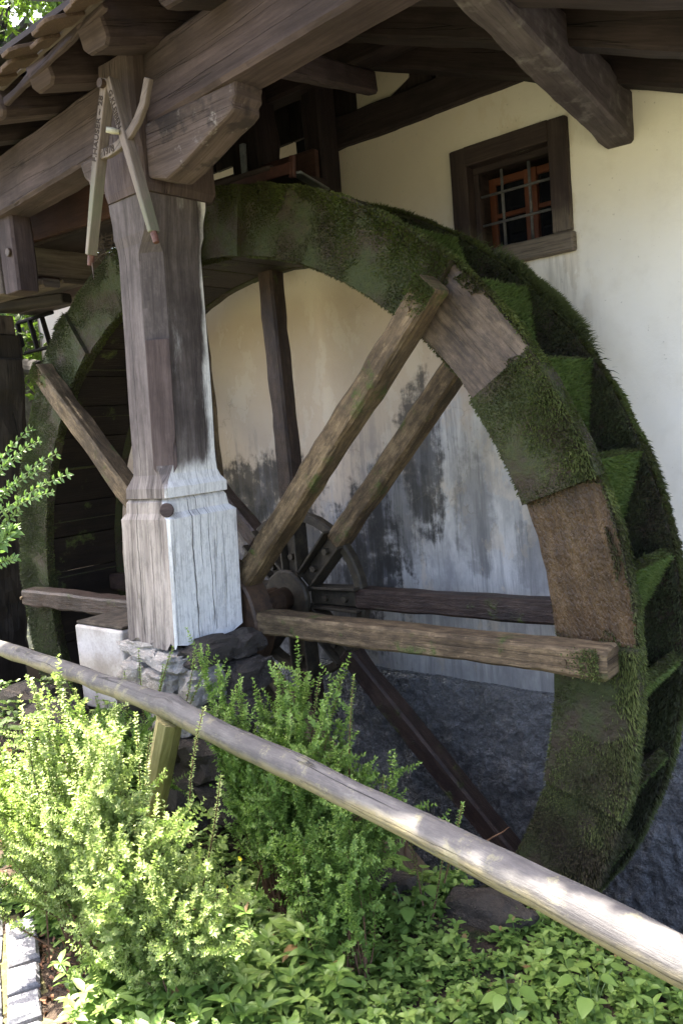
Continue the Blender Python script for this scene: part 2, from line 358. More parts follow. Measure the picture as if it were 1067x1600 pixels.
def plaster():
    t = NT('lime_plaster', .9); P = t.pos(); X, Y, Z = t.xyz(P)[0], t.xyz(P)[1], t.xyz(P)[2]
    n1 = t.noise(P, 1.6, 6, .6); n2 = t.noise(P, 9, 6, .65); n4 = t.noise(t.sc(P, (1, 1, .5)), 5, 5, .7); st = t.noise(t.sc(P, (7, 1, .7)), 1, 5, .65); st2 = t.noise(t.sc(P, (22, 1, 1.6)), 1, 5, .7)
    cream = t.mix(n1, (.76, .71, .62), (.83, .80, .75))
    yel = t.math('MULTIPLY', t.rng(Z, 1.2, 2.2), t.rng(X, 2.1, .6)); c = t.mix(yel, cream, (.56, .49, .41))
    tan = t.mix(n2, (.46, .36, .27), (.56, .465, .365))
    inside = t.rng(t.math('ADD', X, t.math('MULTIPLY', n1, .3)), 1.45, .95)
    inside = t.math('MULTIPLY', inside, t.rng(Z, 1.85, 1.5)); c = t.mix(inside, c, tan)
    # bare grey, washed band
    zz = t.math('ADD', Z, t.math('MULTIPLY', t.math('SUBTRACT', t.math('ADD', t.math('MULTIPLY', st, .6), t.math('MULTIPLY', n2, .4)), .5), 1.5))
    wob = t.math('ADD', zz, t.math('MULTIPLY', X, -.55))
    grey = t.mix(t.rng(st2, .35, .65), (.30, .295, .29), (.64, .62, .59))
    inX = t.rng(X, 1.62, 1.34)
    c = t.mix(t.math('MULTIPLY', t.rng(wob, .62, .28), inX), c, grey)
    # flaked cream islands
    isl = t.rng(t.noise(t.sc(P, (5, 1, 2.6)), 1.3, 6, .7), .54, .58)
    c = t.mix(t.math('MULTIPLY', t.math('MULTIPLY', isl, inX), .55), c, (.58, .50, .40))
    # black mould: patch right of hub, streaks, left patch
    def blob(x0, z0, rx, rz, k):
        a = t.math('MULTIPLY', t.math('SUBTRACT', X, x0), 1 / rx); b = t.math('MULTIPLY', t.math('SUBTRACT', Z, z0), 1 / rz)
        d = t.math('ADD', t.math('MULTIPLY', a, a), t.math('MULTIPLY', b, b))
        d = t.math('ADD', d, t.math('MULTIPLY', t.math('SUBTRACT', st2, .5), 1.8)); d = t.math('ADD', d, t.math('MULTIPLY', t.math('SUBTRACT', n2, .5), 4.0)); d = t.math('ADD', d, t.math('MULTIPLY', t.math('SUBTRACT', n4, .5), 3.0))
        return t.math('MULTIPLY', t.rng(d, 1.35, .35), k)
    for b in ((.16, .12, .22, .40, .95), (.55, .66, .14, .42, .85), (-.72, .50, .5, .2, .9), (.38, .40, .22, .34, .65), (-.6, -.1, .9, .55, .8), (.85, .42, .12, .35, .45), (1.18, .15, .12, .22, .4)):
        c = t.mix(blob(*b), c, (.045, .043, .04))
    c = t.mix(t.math('MULTIPLY', t.rng(t.math('ADD', t.math('MULTIPLY', st2, .5), t.math('MULTIPLY', n4, .5)), .47, .62), t.math('MULTIPLY', t.rng(Z, 1.1, .6), t.math('MULTIPLY', inX, .6))), c, (.14, .14, .155))
    # dirt line above the plinth & faint drips below the roof
    c = t.mix(t.math('MULTIPLY', t.rng(Z, -.30, -.5), .35), c, (.10, .10, .10))
    c = t.mix(t.rng(n2, .45, .8, 0, .16), c, (.40, .34, .26))
    wv = t.n('ShaderNodeVectorMath', operation='ADD'); t.put(wv.inputs[0], P); nv = t.n('ShaderNodeTexNoise'); nv.inputs['Scale'].default_value = 4; nv.inputs['Detail'].default_value = 4; t.put(nv.inputs['Vector'], P)
    sv = t.n('ShaderNodeVectorMath', operation='SCALE'); t.l(nv.outputs['Color'], sv.inputs[0]); sv.inputs['Scale'].default_value = .5; t.l(sv.outputs[0], wv.inputs[1])
    ed = t.vor(wv.outputs[0], 1.6, 'DISTANCE_TO_EDGE'); hair = t.math('MULTIPLY', t.rng(ed, .006, .001), t.rng(t.noise(P, 1.3, 2), .5, .56))
    hair = t.math('MULTIPLY', hair, t.rng(X, 1.2, .9)); c = t.mix(t.math('MULTIPLY', hair, .22), c, (.16, .13, .10))
    sill = t.math('MULTIPLY', t.math('MULTIPLY', t.rng(Z, 1.56, 1.545), t.rng(Z, 1.0, 1.5)), t.math('MULTIPLY', t.rng(X, .84, .90), t.rng(X, 1.48, 1.42)))
    c = t.mix(t.math('MULTIPLY', t.math('MULTIPLY', sill, t.rng(st2, .42, .66)), .4), c, (.22, .20, .17))
    spk = t.rng(t.noise(P, 46, 2), .70, .76, 0, .4); c = t.mix(spk, c, (.25, .22, .18))
    nrm = t.bump(n2, .35, .012); nrm = t.bump(hair, .5, .004, nrm); nrm = t.bump(t.noise(P, 130, 3), .25, .002, nrm); nrm = t.bump(t.noise(P, 2.2, 2), .6, .03, nrm)
    return t.out(c, nrm)
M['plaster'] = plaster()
def rock(name, a, b, rough_lo, rough_hi, sc=1, bd=.03, spec=.5):
    t = NT(name, .4); P = t.pos(); n1 = t.noise(P, 3 * sc, 6, .6); n2 = t.noise(P, 28 * sc, 5, .7); n3 = t.noise(P, 75 * sc, 3, .6)
    c = t.mix(n1, a, b); c = t.mix(t.rng(n2, .5, .75, 0, .5), c, tuple(x * 1.8 for x in b))
    c = t.mix(t.rng(t.noise(P, 4.4, 5, .7), .58, .7, 0, .5), c, (.02, .028, .008))
    nrm = t.bump(n1, .6, bd * 2); nrm = t.bump(n2, .8, bd, nrm); nrm = t.bump(n3, .8, bd * .5, nrm)
    t.b.inputs['Specular IOR Level'].default_value = spec
    return t.out(c, nrm, t.rng(n2, .35, .65, rough_lo, rough_hi))
M['wet'] = rock('wet_rock_face', (.10, .098, .095), (.27, .265, .26), .10, .36, 1.25, .05, 1.0)
M['stone'] = rock('pale_limestone', (.13, .115, .10), (.48, .45, .41), .8, .95, 2.2, .02, .2)
M['stonedark'] = rock('dark_mortared_stone', (.035, .028, .024), (.10, .085, .072), .7, .9, 2.5, .02, .2)
M['bankstone'] = rock('bank_stone', (.03, .024, .018), (.085, .072, .06), .8, .95, 1.6, .02, .2)
def simple(name, a, b, rough, k=12, bd=.004, metal=0, spec=.3, k2=90):
    t = NT(name, rough); P = t.pos(); n = t.noise(P, k, 5, .65); n2 = t.noise(P, k2, 3)
    c = t.mix(t.rng(n, .3, .7), a, b); c = t.mix(t.rng(n2, .4, .8, 0, .3), c, tuple(x * .5 for x in a))
    t.b.inputs['Metallic'].default_value = metal; t.b.inputs['Specular IOR Level'].default_value = spec
    return t.out(c, t.bump(t.math('ADD', n, t.math('MULTIPLY', n2, .5)), .5, bd), rough)
M['concrete'] = simple('weathered_concrete', (.30, .27, .24), (.48, .45, .42), .9, 7)
M['darkcrust'] = simple('dark_crust', (.02, .015, .01), (.07, .055, .04), .9, 20, .01)
M['iron'] = simple('grey_iron_bar', (.06, .06, .066), (.13, .125, .125), .6, 30, .001, 0)
M['rust'] = simple('rusty_iron', (.026, .017, .012), (.082, .048, .028), .5, 14, .008)
M['hubiron'] = simple('dark_hub_iron', (.022, .018, .013), (.065, .052, .034), .6, 14, .006)
M['tip'] = simple('copper_red_tip', (.07, .03, .022), (.12, .055, .04), .6, 60)
M['bone'] = simple('pale_peg', (.26, .24, .17), (.38, .36, .28), .5, 40)
M['ink'] = simple('burnt_lettering', (.022, .014, .01), (.05, .035, .025), .9)
M['black'] = simple('dark_interior', (.006, .005, .005), (.012, .01, .01), .95)
M['tile'] = rock('mossy_roof_shingle', (.045, .03, .022), (.12, .08, .056), .8, .95, 2, .008, .2)
M['tilemoss'] = simple('green_moss_shingle', (.10, .15, .045), (.24, .30, .11), .9, 20, .01)
M['redtin'] = simple('red_painted_metal', (.035, .014, .012), (.065, .025, .02), .5, 20, .001)
M['tin'] = simple('dull_sheet_metal', (.10, .11, .12), (.20, .21, .23), .35, 12, .002, .6)
def soil():
    t = NT('soil', .95); P = t.pos(); n = t.noise(P, 5, 6, .7); n2 = t.noise(P, 40, 5, .7)
    c = t.mix(n, (.03, .02, .013), (.075, .052, .036)); c = t.mix(t.rng(n2, .5, .7, 0, .6), c, (.12, .085, .06))
    c = t.mix(t.rng(t.noise(P, 8, 5), .55, .66, 0, .7), c, (.03, .05, .012))
    nrm = t.bump(n, .8, .04); nrm = t.bump(n2, .9, .02, nrm); return t.out(c, nrm)
M['soil'] = soil()
M['grassfar'] = simple('meadow', (.075, .08, .045), (.13, .13, .08), .95, 2, .03)
def cobble():
    t = NT('granite_sett', .85); P = t.pos(); n = t.noise(P, 120, 3, .8); c = t.mix(t.rng(n, .35, .65), (.10, .10, .11), (.20, .20, .215))
    c = t.mix(t.rng(t.noise(P, 7, 4), .5, .7, 0, .4), c, (.13, .12, .10)); return t.out(c, t.bump(n, .5, .002))
M['sett'] = cobble()
M['joint'] = simple('mossy_sand_joint', (.07, .065, .025), (.17, .14, .07), .95, 30, .01)
def glass():
    t = NT('window_glass', .08); t.b.inputs['Specular IOR Level'].default_value = .5
    return t.out((.010, .011, .014))
M['glass'] = glass()
def water():
    t = NT('dark_water', .06); t.b.inputs['Specular IOR Level'].default_value = .6
    return t.out((.010, .013, .012), t.bump(t.noise(t.pos(), 9, 3), .3, .02))
M['water'] = water()
def leaf(name, stops, trans=.35, rough=.45):
    t = NT(name, rough); a = t.attr(); c = t.ramp(a, stops)
    t.put(t.b.inputs['Base Color'], c); t.b.inputs['Specular IOR Level'].default_value = .35
    tr = t.n('ShaderNodeBsdfTranslucent'); tc = t.mix(.5, c, (.16, .30, .02)); t.l(tc, tr.inputs[0])
    mx = t.n('ShaderNodeMixShader'); mx.inputs[0].default_value = trans
    t.l(t.b.outputs[0], mx.inputs[1]); t.l(tr.outputs[0], mx.inputs[2]); t.l(mx.outputs[0], t.t.nodes['Material Output'].inputs[0]); return t.m
M['leafA'] = leaf('sunlit_cinquefoil_leaf', [(0, (.13, .19, .045)), (.5, (.29, .37, .11)), (.93, (.43, .48, .19)), (1, (.50, .48, .24))])  # same leaf as leafB, with the sunlight put into paler colours
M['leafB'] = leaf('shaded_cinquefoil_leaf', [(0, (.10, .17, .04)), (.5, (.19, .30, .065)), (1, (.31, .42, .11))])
M['leafG'] = leaf('ground_cover_leaf', [(0, (.06, .11, .022)), (.5, (.135, .22, .045)), (.95, (.23, .32, .08)), (1, (.25, .16, .07))], .3)
M['leafS'] = leaf('sprig_leaf', [(0, (.08, .16, .04)), (1, (.20, .30, .10))], .3)
M['leafT'] = leaf('tree_leaf', [(0, (.03, .06, .012)), (1, (.12, .17, .04))], .4)
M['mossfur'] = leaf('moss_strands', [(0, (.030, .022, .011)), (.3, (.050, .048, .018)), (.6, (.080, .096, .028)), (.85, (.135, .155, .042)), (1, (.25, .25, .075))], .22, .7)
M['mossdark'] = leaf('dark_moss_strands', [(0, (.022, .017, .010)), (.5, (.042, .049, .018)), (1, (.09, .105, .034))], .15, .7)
M['mossbright'] = leaf('bright_moss_strands', [(0, (.055, .08, .02)), (.5, (.10, .145, .038)), (1, (.17, .22, .06))], .25, .7)
def mossbed():
    t = NT('moss_bed', .85); P = t.pos(); a = t.noise(P, 6, 6, .7); b = t.noise(P, 38, 5, .7)
    c = t.mix(t.rng(a, .38, .6), (.040, .028, .018), (.036, .044, .014)); c = t.mix(t.rng(b, .5, .7, 0, .5), c, (.085, .088, .035)); c = t.mix(t.rng(b, .42, .3, 0, .7), c, (.010, .008, .005))
    return t.out(c, t.bump(b, .9, .02, t.bump(a, .6, .04)), t.rng(b, .3, .7, .45, .9))
M['mossbase'] = mossbed()
M['stem'] = simple('brown_stem', (.07, .035, .02), (.14, .08, .045), .8, 30)
M['gstem'] = simple('green_stem', (.06, .10, .03), (.12, .17, .06), .6, 30)
M['bark'] = simple('bark', (.04, .035, .03), (.10, .09, .08), .9, 12, .02)
M['flower'] = simple('yellow_petal', (.7, .55, .03), (.85, .7, .06), .6)
M['litter'] = simple('dry_leaf', (.12, .055, .03), (.25, .13, .07), .8, 20)

# numpy value noise for moss and leaf density
_G = rng.random((32, 32, 32))
def vn(p, s=1.0):
    p = np.asarray(p) * s; i = np.floor(p).astype(int); f_ = p - i; f_ = f_ * f_ * (3 - 2 * f_)
    out = 0
    for a in (0, 1):
        for b in (0, 1):
            for c in (0, 1):
                w = (f_[:, 0] if a else 1 - f_[:, 0]) * (f_[:, 1] if b else 1 - f_[:, 1]) * (f_[:, 2] if c else 1 - f_[:, 2])
                out = out + w * _G[(i[:, 0] + a) % 32, (i[:, 1] + b) % 32, (i[:, 2] + c) % 32]
    return out
def unit(v): return v / (np.linalg.norm(v, axis=1, keepdims=True) + 1e-9)
def fur(name, P, Nn, L, mat, parent, lean=(0, 0, -.5), spread=.55, wid=.0028, tint0=.0, tint1=1.0, kind=True):
    n = len(P); L = np.asarray(L)[:, None]
    d = unit(Nn + rng.normal(0, spread, (n, 3)) * .6 + np.array(lean) * .3)
    tip_d = unit(d + np.array(lean) * .9)
    side = unit(np.cross(d, rng.normal(0, 1, (n, 3))))
    w = wid * (0.7 + .6 * rng.random((n, 1)))
    mid = P + d * L * .55; tip = mid + tip_d * L * .5
    V = np.concatenate([P - side * w, P + side * w, mid - side * w * .7, mid + side * w * .7, tip], 0)
    k = np.arange(n); T = np.concatenate([np.stack([k, k + n, k + 3 * n], 1), np.stack([k, k + 3 * n, k + 2 * n], 1), np.stack([k + 2 * n, k + 3 * n, k + 4 * n], 1)], 0)
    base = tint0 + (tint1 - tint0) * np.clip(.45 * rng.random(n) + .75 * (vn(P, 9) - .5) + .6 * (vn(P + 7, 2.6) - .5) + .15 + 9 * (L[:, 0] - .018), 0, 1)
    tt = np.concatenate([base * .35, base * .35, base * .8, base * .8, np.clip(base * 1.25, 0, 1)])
    o = npmesh(name, V, T, mat, parent, tt)
    if kind: o['kind'] = 'stuff'
    return o
def leaves(P, D, Nn, L, Wd, fold=.25, droop=.2):
    """leaf blades: base P, direction D, up normal Nn: six triangles each"""
    n = len(P); D = unit(D); sd = unit(np.cross(D, Nn)); up = np.cross(sd, D)
    L = np.asarray(L).reshape(-1, 1) * np.ones((n, 1)); Wd = np.asarray(Wd).reshape(-1, 1) * np.ones((n, 1))
    a = P; b = P + D * L * .35 - up * L * droop * .05; c = P + D * L * .7 - up * L * droop * .45; e = P + D * L - up * L * droop
    l1 = b + sd * Wd * .5 + up * Wd * fold; r1 = b - sd * Wd * .5 + up * Wd * fold
    l2 = c + sd * Wd * .40 + up * Wd * fold * .8; r2 = c - sd * Wd * .40 + up * Wd * fold * .8
    V = np.concatenate([a, b, c, e, l1, r1, l2, r2], 0); k = np.arange(n)
    q = lambda i: k + i * n
    T = [(0, 4, 1), (0, 1, 5), (1, 4, 6), (1, 6, 2), (1, 2, 7), (1, 7, 5), (2, 6, 3), (2, 3, 7)]
    T = np.concatenate([np.stack([q(i), q(j), q(m)], 1) for i, j, m in T], 0)
    return V, T, 8
def leaflets(P, D, Nn, L, Wd):
    """small folded diamonds: two triangles each"""
    n = len(P); D = unit(D); sd = unit(np.cross(D, Nn)); up = np.cross(sd, D)
    L = np.asarray(L).reshape(-1, 1) * np.ones((n, 1)); Wd = np.asarray(Wd).reshape(-1, 1) * np.ones((n, 1))
    m = P + D * L * .58
    V = np.concatenate([P, m + sd * Wd * .5 + up * Wd * .2, m - sd * Wd * .5 + up * Wd * .2, P + D * L - up * L * .1], 0); k = np.arange(n)
    T = np.concatenate([np.stack([k, k + n, k + 3 * n], 1), np.stack([k, k + 3 * n, k + 2 * n], 1)], 0)
    return V, T, 4

# ------------------------------------------------------------------ ground, bank, pit
def ground_z(x, y):
    z = -0.80
    a = min(1, max(0, (0.75 - x) / 1.0)); b = min(1, max(0, (y + 1.2) / .45)); a = a * a * (3 - 2 * a); b = b * b * (3 - 2 * b)
    z += .36 * a * b
    z += .05 * mn.noise(Vector((x * 1.7, y * 1.7, 0))) + .03 * mn.noise(Vector((x * 5, y * 5, 3))) + .015 * mn.noise(Vector((x * 14, y * 14, 5)))
    if y < -1.4: z = z + (-.83 - z) * min(1, (-1.4 - y) / .3)
    return z
def edge_y(x): return -.40 + .05 * mn.noise(Vector((x * 2.3, 1.7, 0))) - (.05 if x < .55 else 0)
xs = np.concatenate([np.linspace(-9, -3, 8)[:-1], np.linspace(-3, 4.2, 100), np.linspace(4.2, 12, 8)[1:]])
ts = np.concatenate([np.linspace(0, 1, 60), [1.03, 1.06, 1.1, 1.15, 1.2, 1.26]])
V, F = [], []
for x in xs:
    ey = edge_y(x)
    for t in ts:
        if t <= 1: y = -3.6 + (ey + 3.6) * t; z = ground_z(x, y)
        else:
            q = (t - 1) / .26; y = ey + .13 * q ** .5 + .06 * mn.noise(Vector((x * 3, q * 4, 8))); z = ground_z(x, ey) * (1 - q) - 2.4 * q
        V.append((x, y, z))
nT = len(ts)
for i in range(len(xs) - 1):
    for j in range(nT - 1):
        a = i * nT + j; F.append((a, a + 1, a + nT + 1, a + nT))
struct(add('ground', V, F, M['soil'], smooth=True))
struct(add('meadow', [(-150, -150, -.9), (150, -150, -.9), (150, -3.5, -.9), (-150, -3.5, -.9)], [(0, 1, 2, 3)], M['grassfar']))
struct(add('far_ground', [(-150, 1.2, -.95), (150, 1.2, -.95), (150, 150, -.95), (-150, 150, -.95)], [(0, 1, 2, 3)], M['grassfar']))
struct(add('mill_race_water', [(-9, -.6, -2.15), (12, -.6, -2.15), (12, 1.3, -2.15), (-9, 1.3, -2.15)], [(0, 1, 2, 3)], M['water']))
struct(add('side_ground', [(-60, -3.6, -.93), (-8.9, -3.6, -.93), (-8.9, 1.3, -.93), (-60, 1.3, -.93), (11.9, -3.6, -.93), (60, -3.6, -.93), (60, 1.3, -.93), (11.9, 1.3, -.93)], [(0, 1, 2, 3), (4, 5, 6, 7)], M['grassfar']))

# path of setts in the near left corner
path = struct(add('path', [(-2.4, -3.5, -.812), (1.05, -3.5, -.812), (1.15, -1.66, -.812), (.55, -1.46, -.812), (-.35, -1.14, -.812), (-2.4, -.9, -.812)], [(0, 1, 2, 3, 4, 5)], M['joint']))
k = 0
ang0 = R_(-28)
for i in range(-16, 10):
    for j in range(-6, 12):
        cx_ = .30 + i * .150 * math.cos(ang0) - j * .115 * math.sin(ang0) + .075 * (j % 2) * math.cos(ang0)
        cy_ = -1.78 + i * .150 * math.sin(ang0) + j * .115 * math.cos(ang0) + .075 * (j % 2) * math.sin(ang0)
        lim = -1.27 - .36 * cx_
        if cy_ > lim or cx_ > 1.2 or cx_ < -1.2 or cy_ < -2.6: continue
        a = ang0 + random.uniform(-.04, .04); hw, hh = .066 + random.uniform(-.005, .004), .049 + random.uniform(-.004, .003)
        z0, z1 = -.83, -.785 + random.uniform(-.006, .006)
        V = []
        for z, s in ((z0, 1), (z1 - .012, 1), (z1, .82)):
            for sx, sy in ((-1, -1), (1, -1), (1, 1), (-1, 1)):
                px, py = sx * hw * s + random.uniform(-.004, .004), sy * hh * s + random.uniform(-.004, .004)
                V.append((cx_ + px * math.cos(a) - py * math.sin(a), cy_ + px * math.sin(a) + py * math.cos(a), z))
        F = [(8, 9, 10, 11)] + [(b + q, b + (q + 1) % 4, b + 4 + (q + 1) % 4, b + 4 + q) for b in (0, 4) for q in range(4)]
        add('sett', V, F, M['sett'], path, smooth=False)

# ------------------------------------------------------------------ mill building
mill = thing('mill_building', 'cream plastered mill wall with a small barred window behind the wheel', 'building', (0, .9, -2.4))
WX0, WX1, WZ0, WZ1 = .945, 1.365, 1.63, 2.03    # opening
def top_z(x): return 2.33 if x > .1 else 2.12
xs = sorted(set(list(np.round(np.linspace(-2.95, .1, 62), 4)) + list(np.round(np.linspace(.1, 7, 110), 4)) + [WX0, WX1]))
zs = sorted(set(list(np.round(np.linspace(-.51, 2.12, 54), 4)) + [WZ0, WZ1] + [2.2, 2.26, 2.33]))
idx = {}; V = []; F = []
def wv(i, j):
    if (i, j) not in idx:
        x, z = xs[i], zs[j]
        dd = max(WX0 - x, x - WX1, WZ0 - z, z - WZ1); k_ = min(1, max(0, dd - .12) / .2)
        y = .9 + k_ * (.022 * mn.noise(Vector((x * 1.3, z * 1.3, 0))) + .006 * mn.noise(Vector((x * 5, z * 5, 2))))
        if x > .1 and x < .2 and z > 1.6: y += .05 * ((.2 - x) / .1) ** 2
        idx[(i, j)] = len(V); V.append((x, y, z))
    return idx[(i, j)]
for i in range(len(xs) - 1):
    for j in range(len(zs) - 1):
        xm, zm = (xs[i] + xs[i + 1]) / 2, (zs[j] + zs[j + 1]) / 2
        if zm > top_z(xm): continue
        if WX0 < xm < WX1 and WZ0 < zm < WZ1: continue
        F.append((wv(i, j), wv(i + 1, j), wv(i + 1, j + 1), wv(i, j + 1)))
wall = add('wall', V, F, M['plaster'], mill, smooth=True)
# wall body behind the skin: ends, top, reveals
def quad(name, pts, mat, parent): return add(name, pts, [tuple(range(len(pts)))], mat, parent)
box('wall_core', (-2.93, .97, -2.4), (.9, 1.3, 2.10), M['plaster'], mill)
box('wall_core', (1.42, .97, -2.4), (7, 1.3, 2.34), M['plaster'], mill)
box('wall_core', (.12, .97, 2.06), (1.42, 1.3, 2.32), M['plaster'], mill)
box('wall_core', (.9, .97, -2.4), (1.42, 1.3, 1.60), M['plaster'], mill)
quad('wall_end', [(-2.95, .9, -2.4), (-2.95, 1.3, -2.4), (-2.95, 1.3, 2.12), (-2.95, .9, 2.12)], M['plaster'], mill)
quad('wall_end', [(.102, .93, 2.11), (.102, 1.3, 2.11), (.102, 1.3, 2.33), (.102, .95, 2.33)], M['plaster'], mill)
quad('wall_ledge', [(-2.95, .9, 2.121), (.1, .9, 2.121), (.1, 1.3, 2.121), (-2.95, 1.3, 2.121)], M['plaster'], mill)
# inner room walls seen over the ledge
quad('inner_wall', [(-2.9, 1.9, 1.9), (-1.0, 1.9, 1.9), (-1.0, 1.9, 3.2), (-2.9, 1.9, 3.2)], M['plaster'], mill)
quad('inner_wall', [(-.9, 1.5, 2.0), (.11, 1.31, 2.0), (.11, 1.31, 2.32), (-.9, 1.5, 2.20)], M['plaster'], mill)
quad('inner_wall', [(-2.9, 2.2, 1.9), (3, 2.2, 1.9), (3, 2.2, 3.9), (-2.9, 2.2, 3.9)], M['black'], mill)  # near-black sheet painted in for the darkness of the room
# plinth: wet rock face
V, F = [], []
xs2 = np.concatenate([np.linspace(-2.95, -.4, 40)[:-1], np.linspace(-.4, 2.7, 260), np.linspace(2.7, 7, 40)[1:]]); zs2 = np.linspace(-2.4, -.50, 130)
for x in xs2:
    for z in zs2:
        q = (z + .5) / -1.9
        y = .865 - .10 * q - .045 * mn.fractal(Vector((x * 2.2, z * 2.2, 5)), 1, 2, 3) - .014 * mn.noise(Vector((x * 12, z * 12, 9))) - .016 * mn.noise(Vector((x * 30, z * 30, 4))) - .010 * mn.noise(Vector((x * 50, z * 50, 7))) - (.30 * max(0, min(1, (x - 1.3) / 1.2)) * q)
        if z > -.52: y = .875
        V.append((x, y, z + (.012 * mn.noise(Vector((x * 6, 0, 0))) if z > -.52 else 0)))
n = len(zs2)
for i in range(len(xs2) - 1):
    for j in range(n - 1): a = i * n + j; F.append((a, a + n, a + n + 1, a + 1))
for i in range(len(xs2) - 1): pass
add('plinth', V, F, M['wet'], mill, smooth=True)
V = []
for x in xs2[::2]: V += [(x, .878, -.497 + .012 * mn.noise(Vector((x * 6, 0, 0)))), (x, .93, -.492)]
add('plinth_ledge', V, [(2 * i, 2 * i + 2, 2 * i + 3, 2 * i + 1) for i in range(len(xs2[::2]) - 1)], M['wet'], mill)
# dark timber wall plate along the top of the plaster, with gable boards above
beam('wall_plate', (-.0, .97, 2.40), (1.75, .97, 2.40), .22, .16, M['roof'], mill, amp=.006)
# gable infill behind the rafter: dark boards following the slope, one plaster patch
def gz(x): return 2.616 - .388 * (x - .479)     # underside of the gable rafters
for i in range(17):
    x0 = -1.0 + i * .16; x1 = x0 + .155
    if gz(x1) < 2.49 or i == 8: continue
    prism('gable_board', [(x0, 2.482), (x1, 2.482), (x1, gz(x1) + .2), (x0, gz(x0) + .2)], .95 + .006 * (i % 2), .975 + .006 * (i % 2), M['roof'], mill, grain=(0, 0, 1), bevel=.002)
prism('plaster_patch', [(.275, 2.482), (.44, 2.482), (.44, gz(.44) + .05), (.275, gz(.28) + .05)], .952, .972, M['plaster'], mill)
prism('plaster_patch', [(.442, 2.482), (.62, 2.56), (.62, gz(.62) + .05), (.442, gz(.442) + .05)], .940, .949, M['plaster'], mill)

# window
win = add('window', [(WX0, 1.20, WZ0), (WX1, 1.20, WZ0), (WX1, 1.20, WZ1), (WX0, 1.20, WZ1)], [(0, 1, 2, 3)], M['black'], mill)
fw = .088
beam('frame', (WX0 - fw / 2 + .004, .905, 1.545 + .07), (WX0 - fw / 2 + .004, .905, 2.118), fw, .075, M['frame'], win, up=(0, 1, 0), amp=.002, r=.005)
beam('frame', (WX1 + fw / 2 - .004, .905, 1.545 + .088), (WX1 + fw / 2 - .004, .905, 2.118), fw, .077, M['frame'], win, up=(0, 1, 0), amp=.002, r=.005)
beam('frame', (WX0 - .004, .903, 2.118 - fw / 2), (WX1 + .004, .903, 2.118 - fw / 2), .079, fw, M['frame'], win, amp=.002, r=.005)
beam('sill', (.857, .900, 1.545 + .042), (1.458, .900, 1.545 + .042), .09, .084, M['frame'], win, amp=.003, r=.006)
for nm, lo, hi, g in (('reveal', (WX0 - .02, .93, WZ0), (WX0 + .006, 1.22, WZ1), (0, 1, 0)), ('reveal', (WX1 - .006, .93, WZ0), (WX1 + .02, 1.22, WZ1), (0, 1, 0)),
                      ('reveal', (WX0, .93, WZ1 - .004), (WX1, 1.22, WZ1 + .02), (1, 0, 0)), ('reveal', (WX0, .93, WZ0 - .02), (WX1, 1.22, WZ0 + .006), (1, 0, 0))):
    box(nm, lo, hi, M['frame'], win, g, 0)
box('inner_frame', (WX0 + .007, .925, WZ0 + .008), (WX0 + .035, .965, WZ1 - .034), M['frame'], win, (0, 0, 1), .003)
box('inner_frame', (WX0 + .007, .925, WZ1 - .033), (WX1 - .007, .965, WZ1 - .006), M['frame'], win, (1, 0, 0), .003)
sy0, sy1 = 1.07, 1.105
sx0, sx1, sz0, sz1 = WX0 + .007, WX1 - .007, WZ0 + .008, WZ1 - .03
def sbox(a, b, y0=sy0, y1=sy1, g=(0, 0, 1)): box('sash', (a[0], y0, a[1]), (b[0], y1, b[1]), M['sash'], win, g, .003)
sbox((sx0, sz0), (sx0 + .035, sz1)); sbox((sx1 - .035, sz0), (sx1, sz1))
xm = (sx0 + sx1) / 2 + .02
sbox((xm - .032, sz0), (xm + .032, sz1), sy0 - .01, sy1)
for a, b in ((sx0 + .035, xm - .032), (xm + .032, sx1 - .035)):
    sbox((a, sz0), (b, sz0 + .035), g=(1, 0, 0)); sbox((a, sz1 - .035), (b, sz1), g=(1, 0, 0)); zc = (sz0 + sz1) / 2 + .0
    sbox((a, zc - .011), (b, zc + .011), g=(1, 0, 0))
    for z0, z1 in ((sz0 + .035, zc - .011), (zc + .011, sz1 - .035)):
        box('pane', (a, 1.085, z0), (b, 1.089, z1), M['glass'], win, (1, 0, 0), 0)
for q in (1 / 3, 2 / 3):
    x = WX0 + (WX1 - WX0) * q; V, F = cyl((x, .955, (WZ0 + WZ1) / 2), (0, 0, 1), .0075, WZ1 - WZ0, 8); add('bar', V, F, M['iron'], win, smooth=True)
    z = WZ0 + (WZ1 - WZ0) * q - .005; V, F = cyl(((WX0 + WX1) / 2, .942, z), (1, 0, 0), .0065, WX1 - WX0, 8); add('bar', V, F, M['iron'], win, smooth=True)

# ------------------------------------------------------------------ roof timbers
roof = thing('wheel_shelter_roof', 'dark timber roof over the wheel with plate beam, rafters and boards', 'roof', (0, -.45, 2.3))
beam('plate_beam', (-2.6, -.255 + .08, 2.215), (1.80, -.66 + .085, 2.215), .17, .27, M['plate'], roof, amp=.004, r=.014, nseg=60)
def dirn(a, b): return np.array(b, float) - np.array(a, float)
# cross beam running down to the wall (front top left out of frame)
beam('cross_beam', (1.725, -.78, 2.17 + .10), (1.665, .93, 1.93 + .10), .125, .21, M['cross'], roof, amp=.007, r=.012, nseg=40)
# bolsters on both sides of the post head
prism('bolster', [(.365, 1.885), (.47, 1.855), (.55, 1.875), (.66, 1.915), (.76, 1.955), (.83, 1.975), (.868, 1.995), (.862, 2.02), (.885, 2.035), (.880, 2.06), (.895, 2.085), (.365, 2.085)], -.545, -.405, M['bolster'], roof, bevel=.018)
prism('bolster', [(.14, 1.92), (.0, 1.925), (-.05, 1.94), (-.085, 1.96), (-.09, 1.99), (-.115, 2.01), (-.13, 2.05), (-.14, 2.083), (.14, 2.083)], -.50, -.36, M['bolster'], roof, bevel=.014)
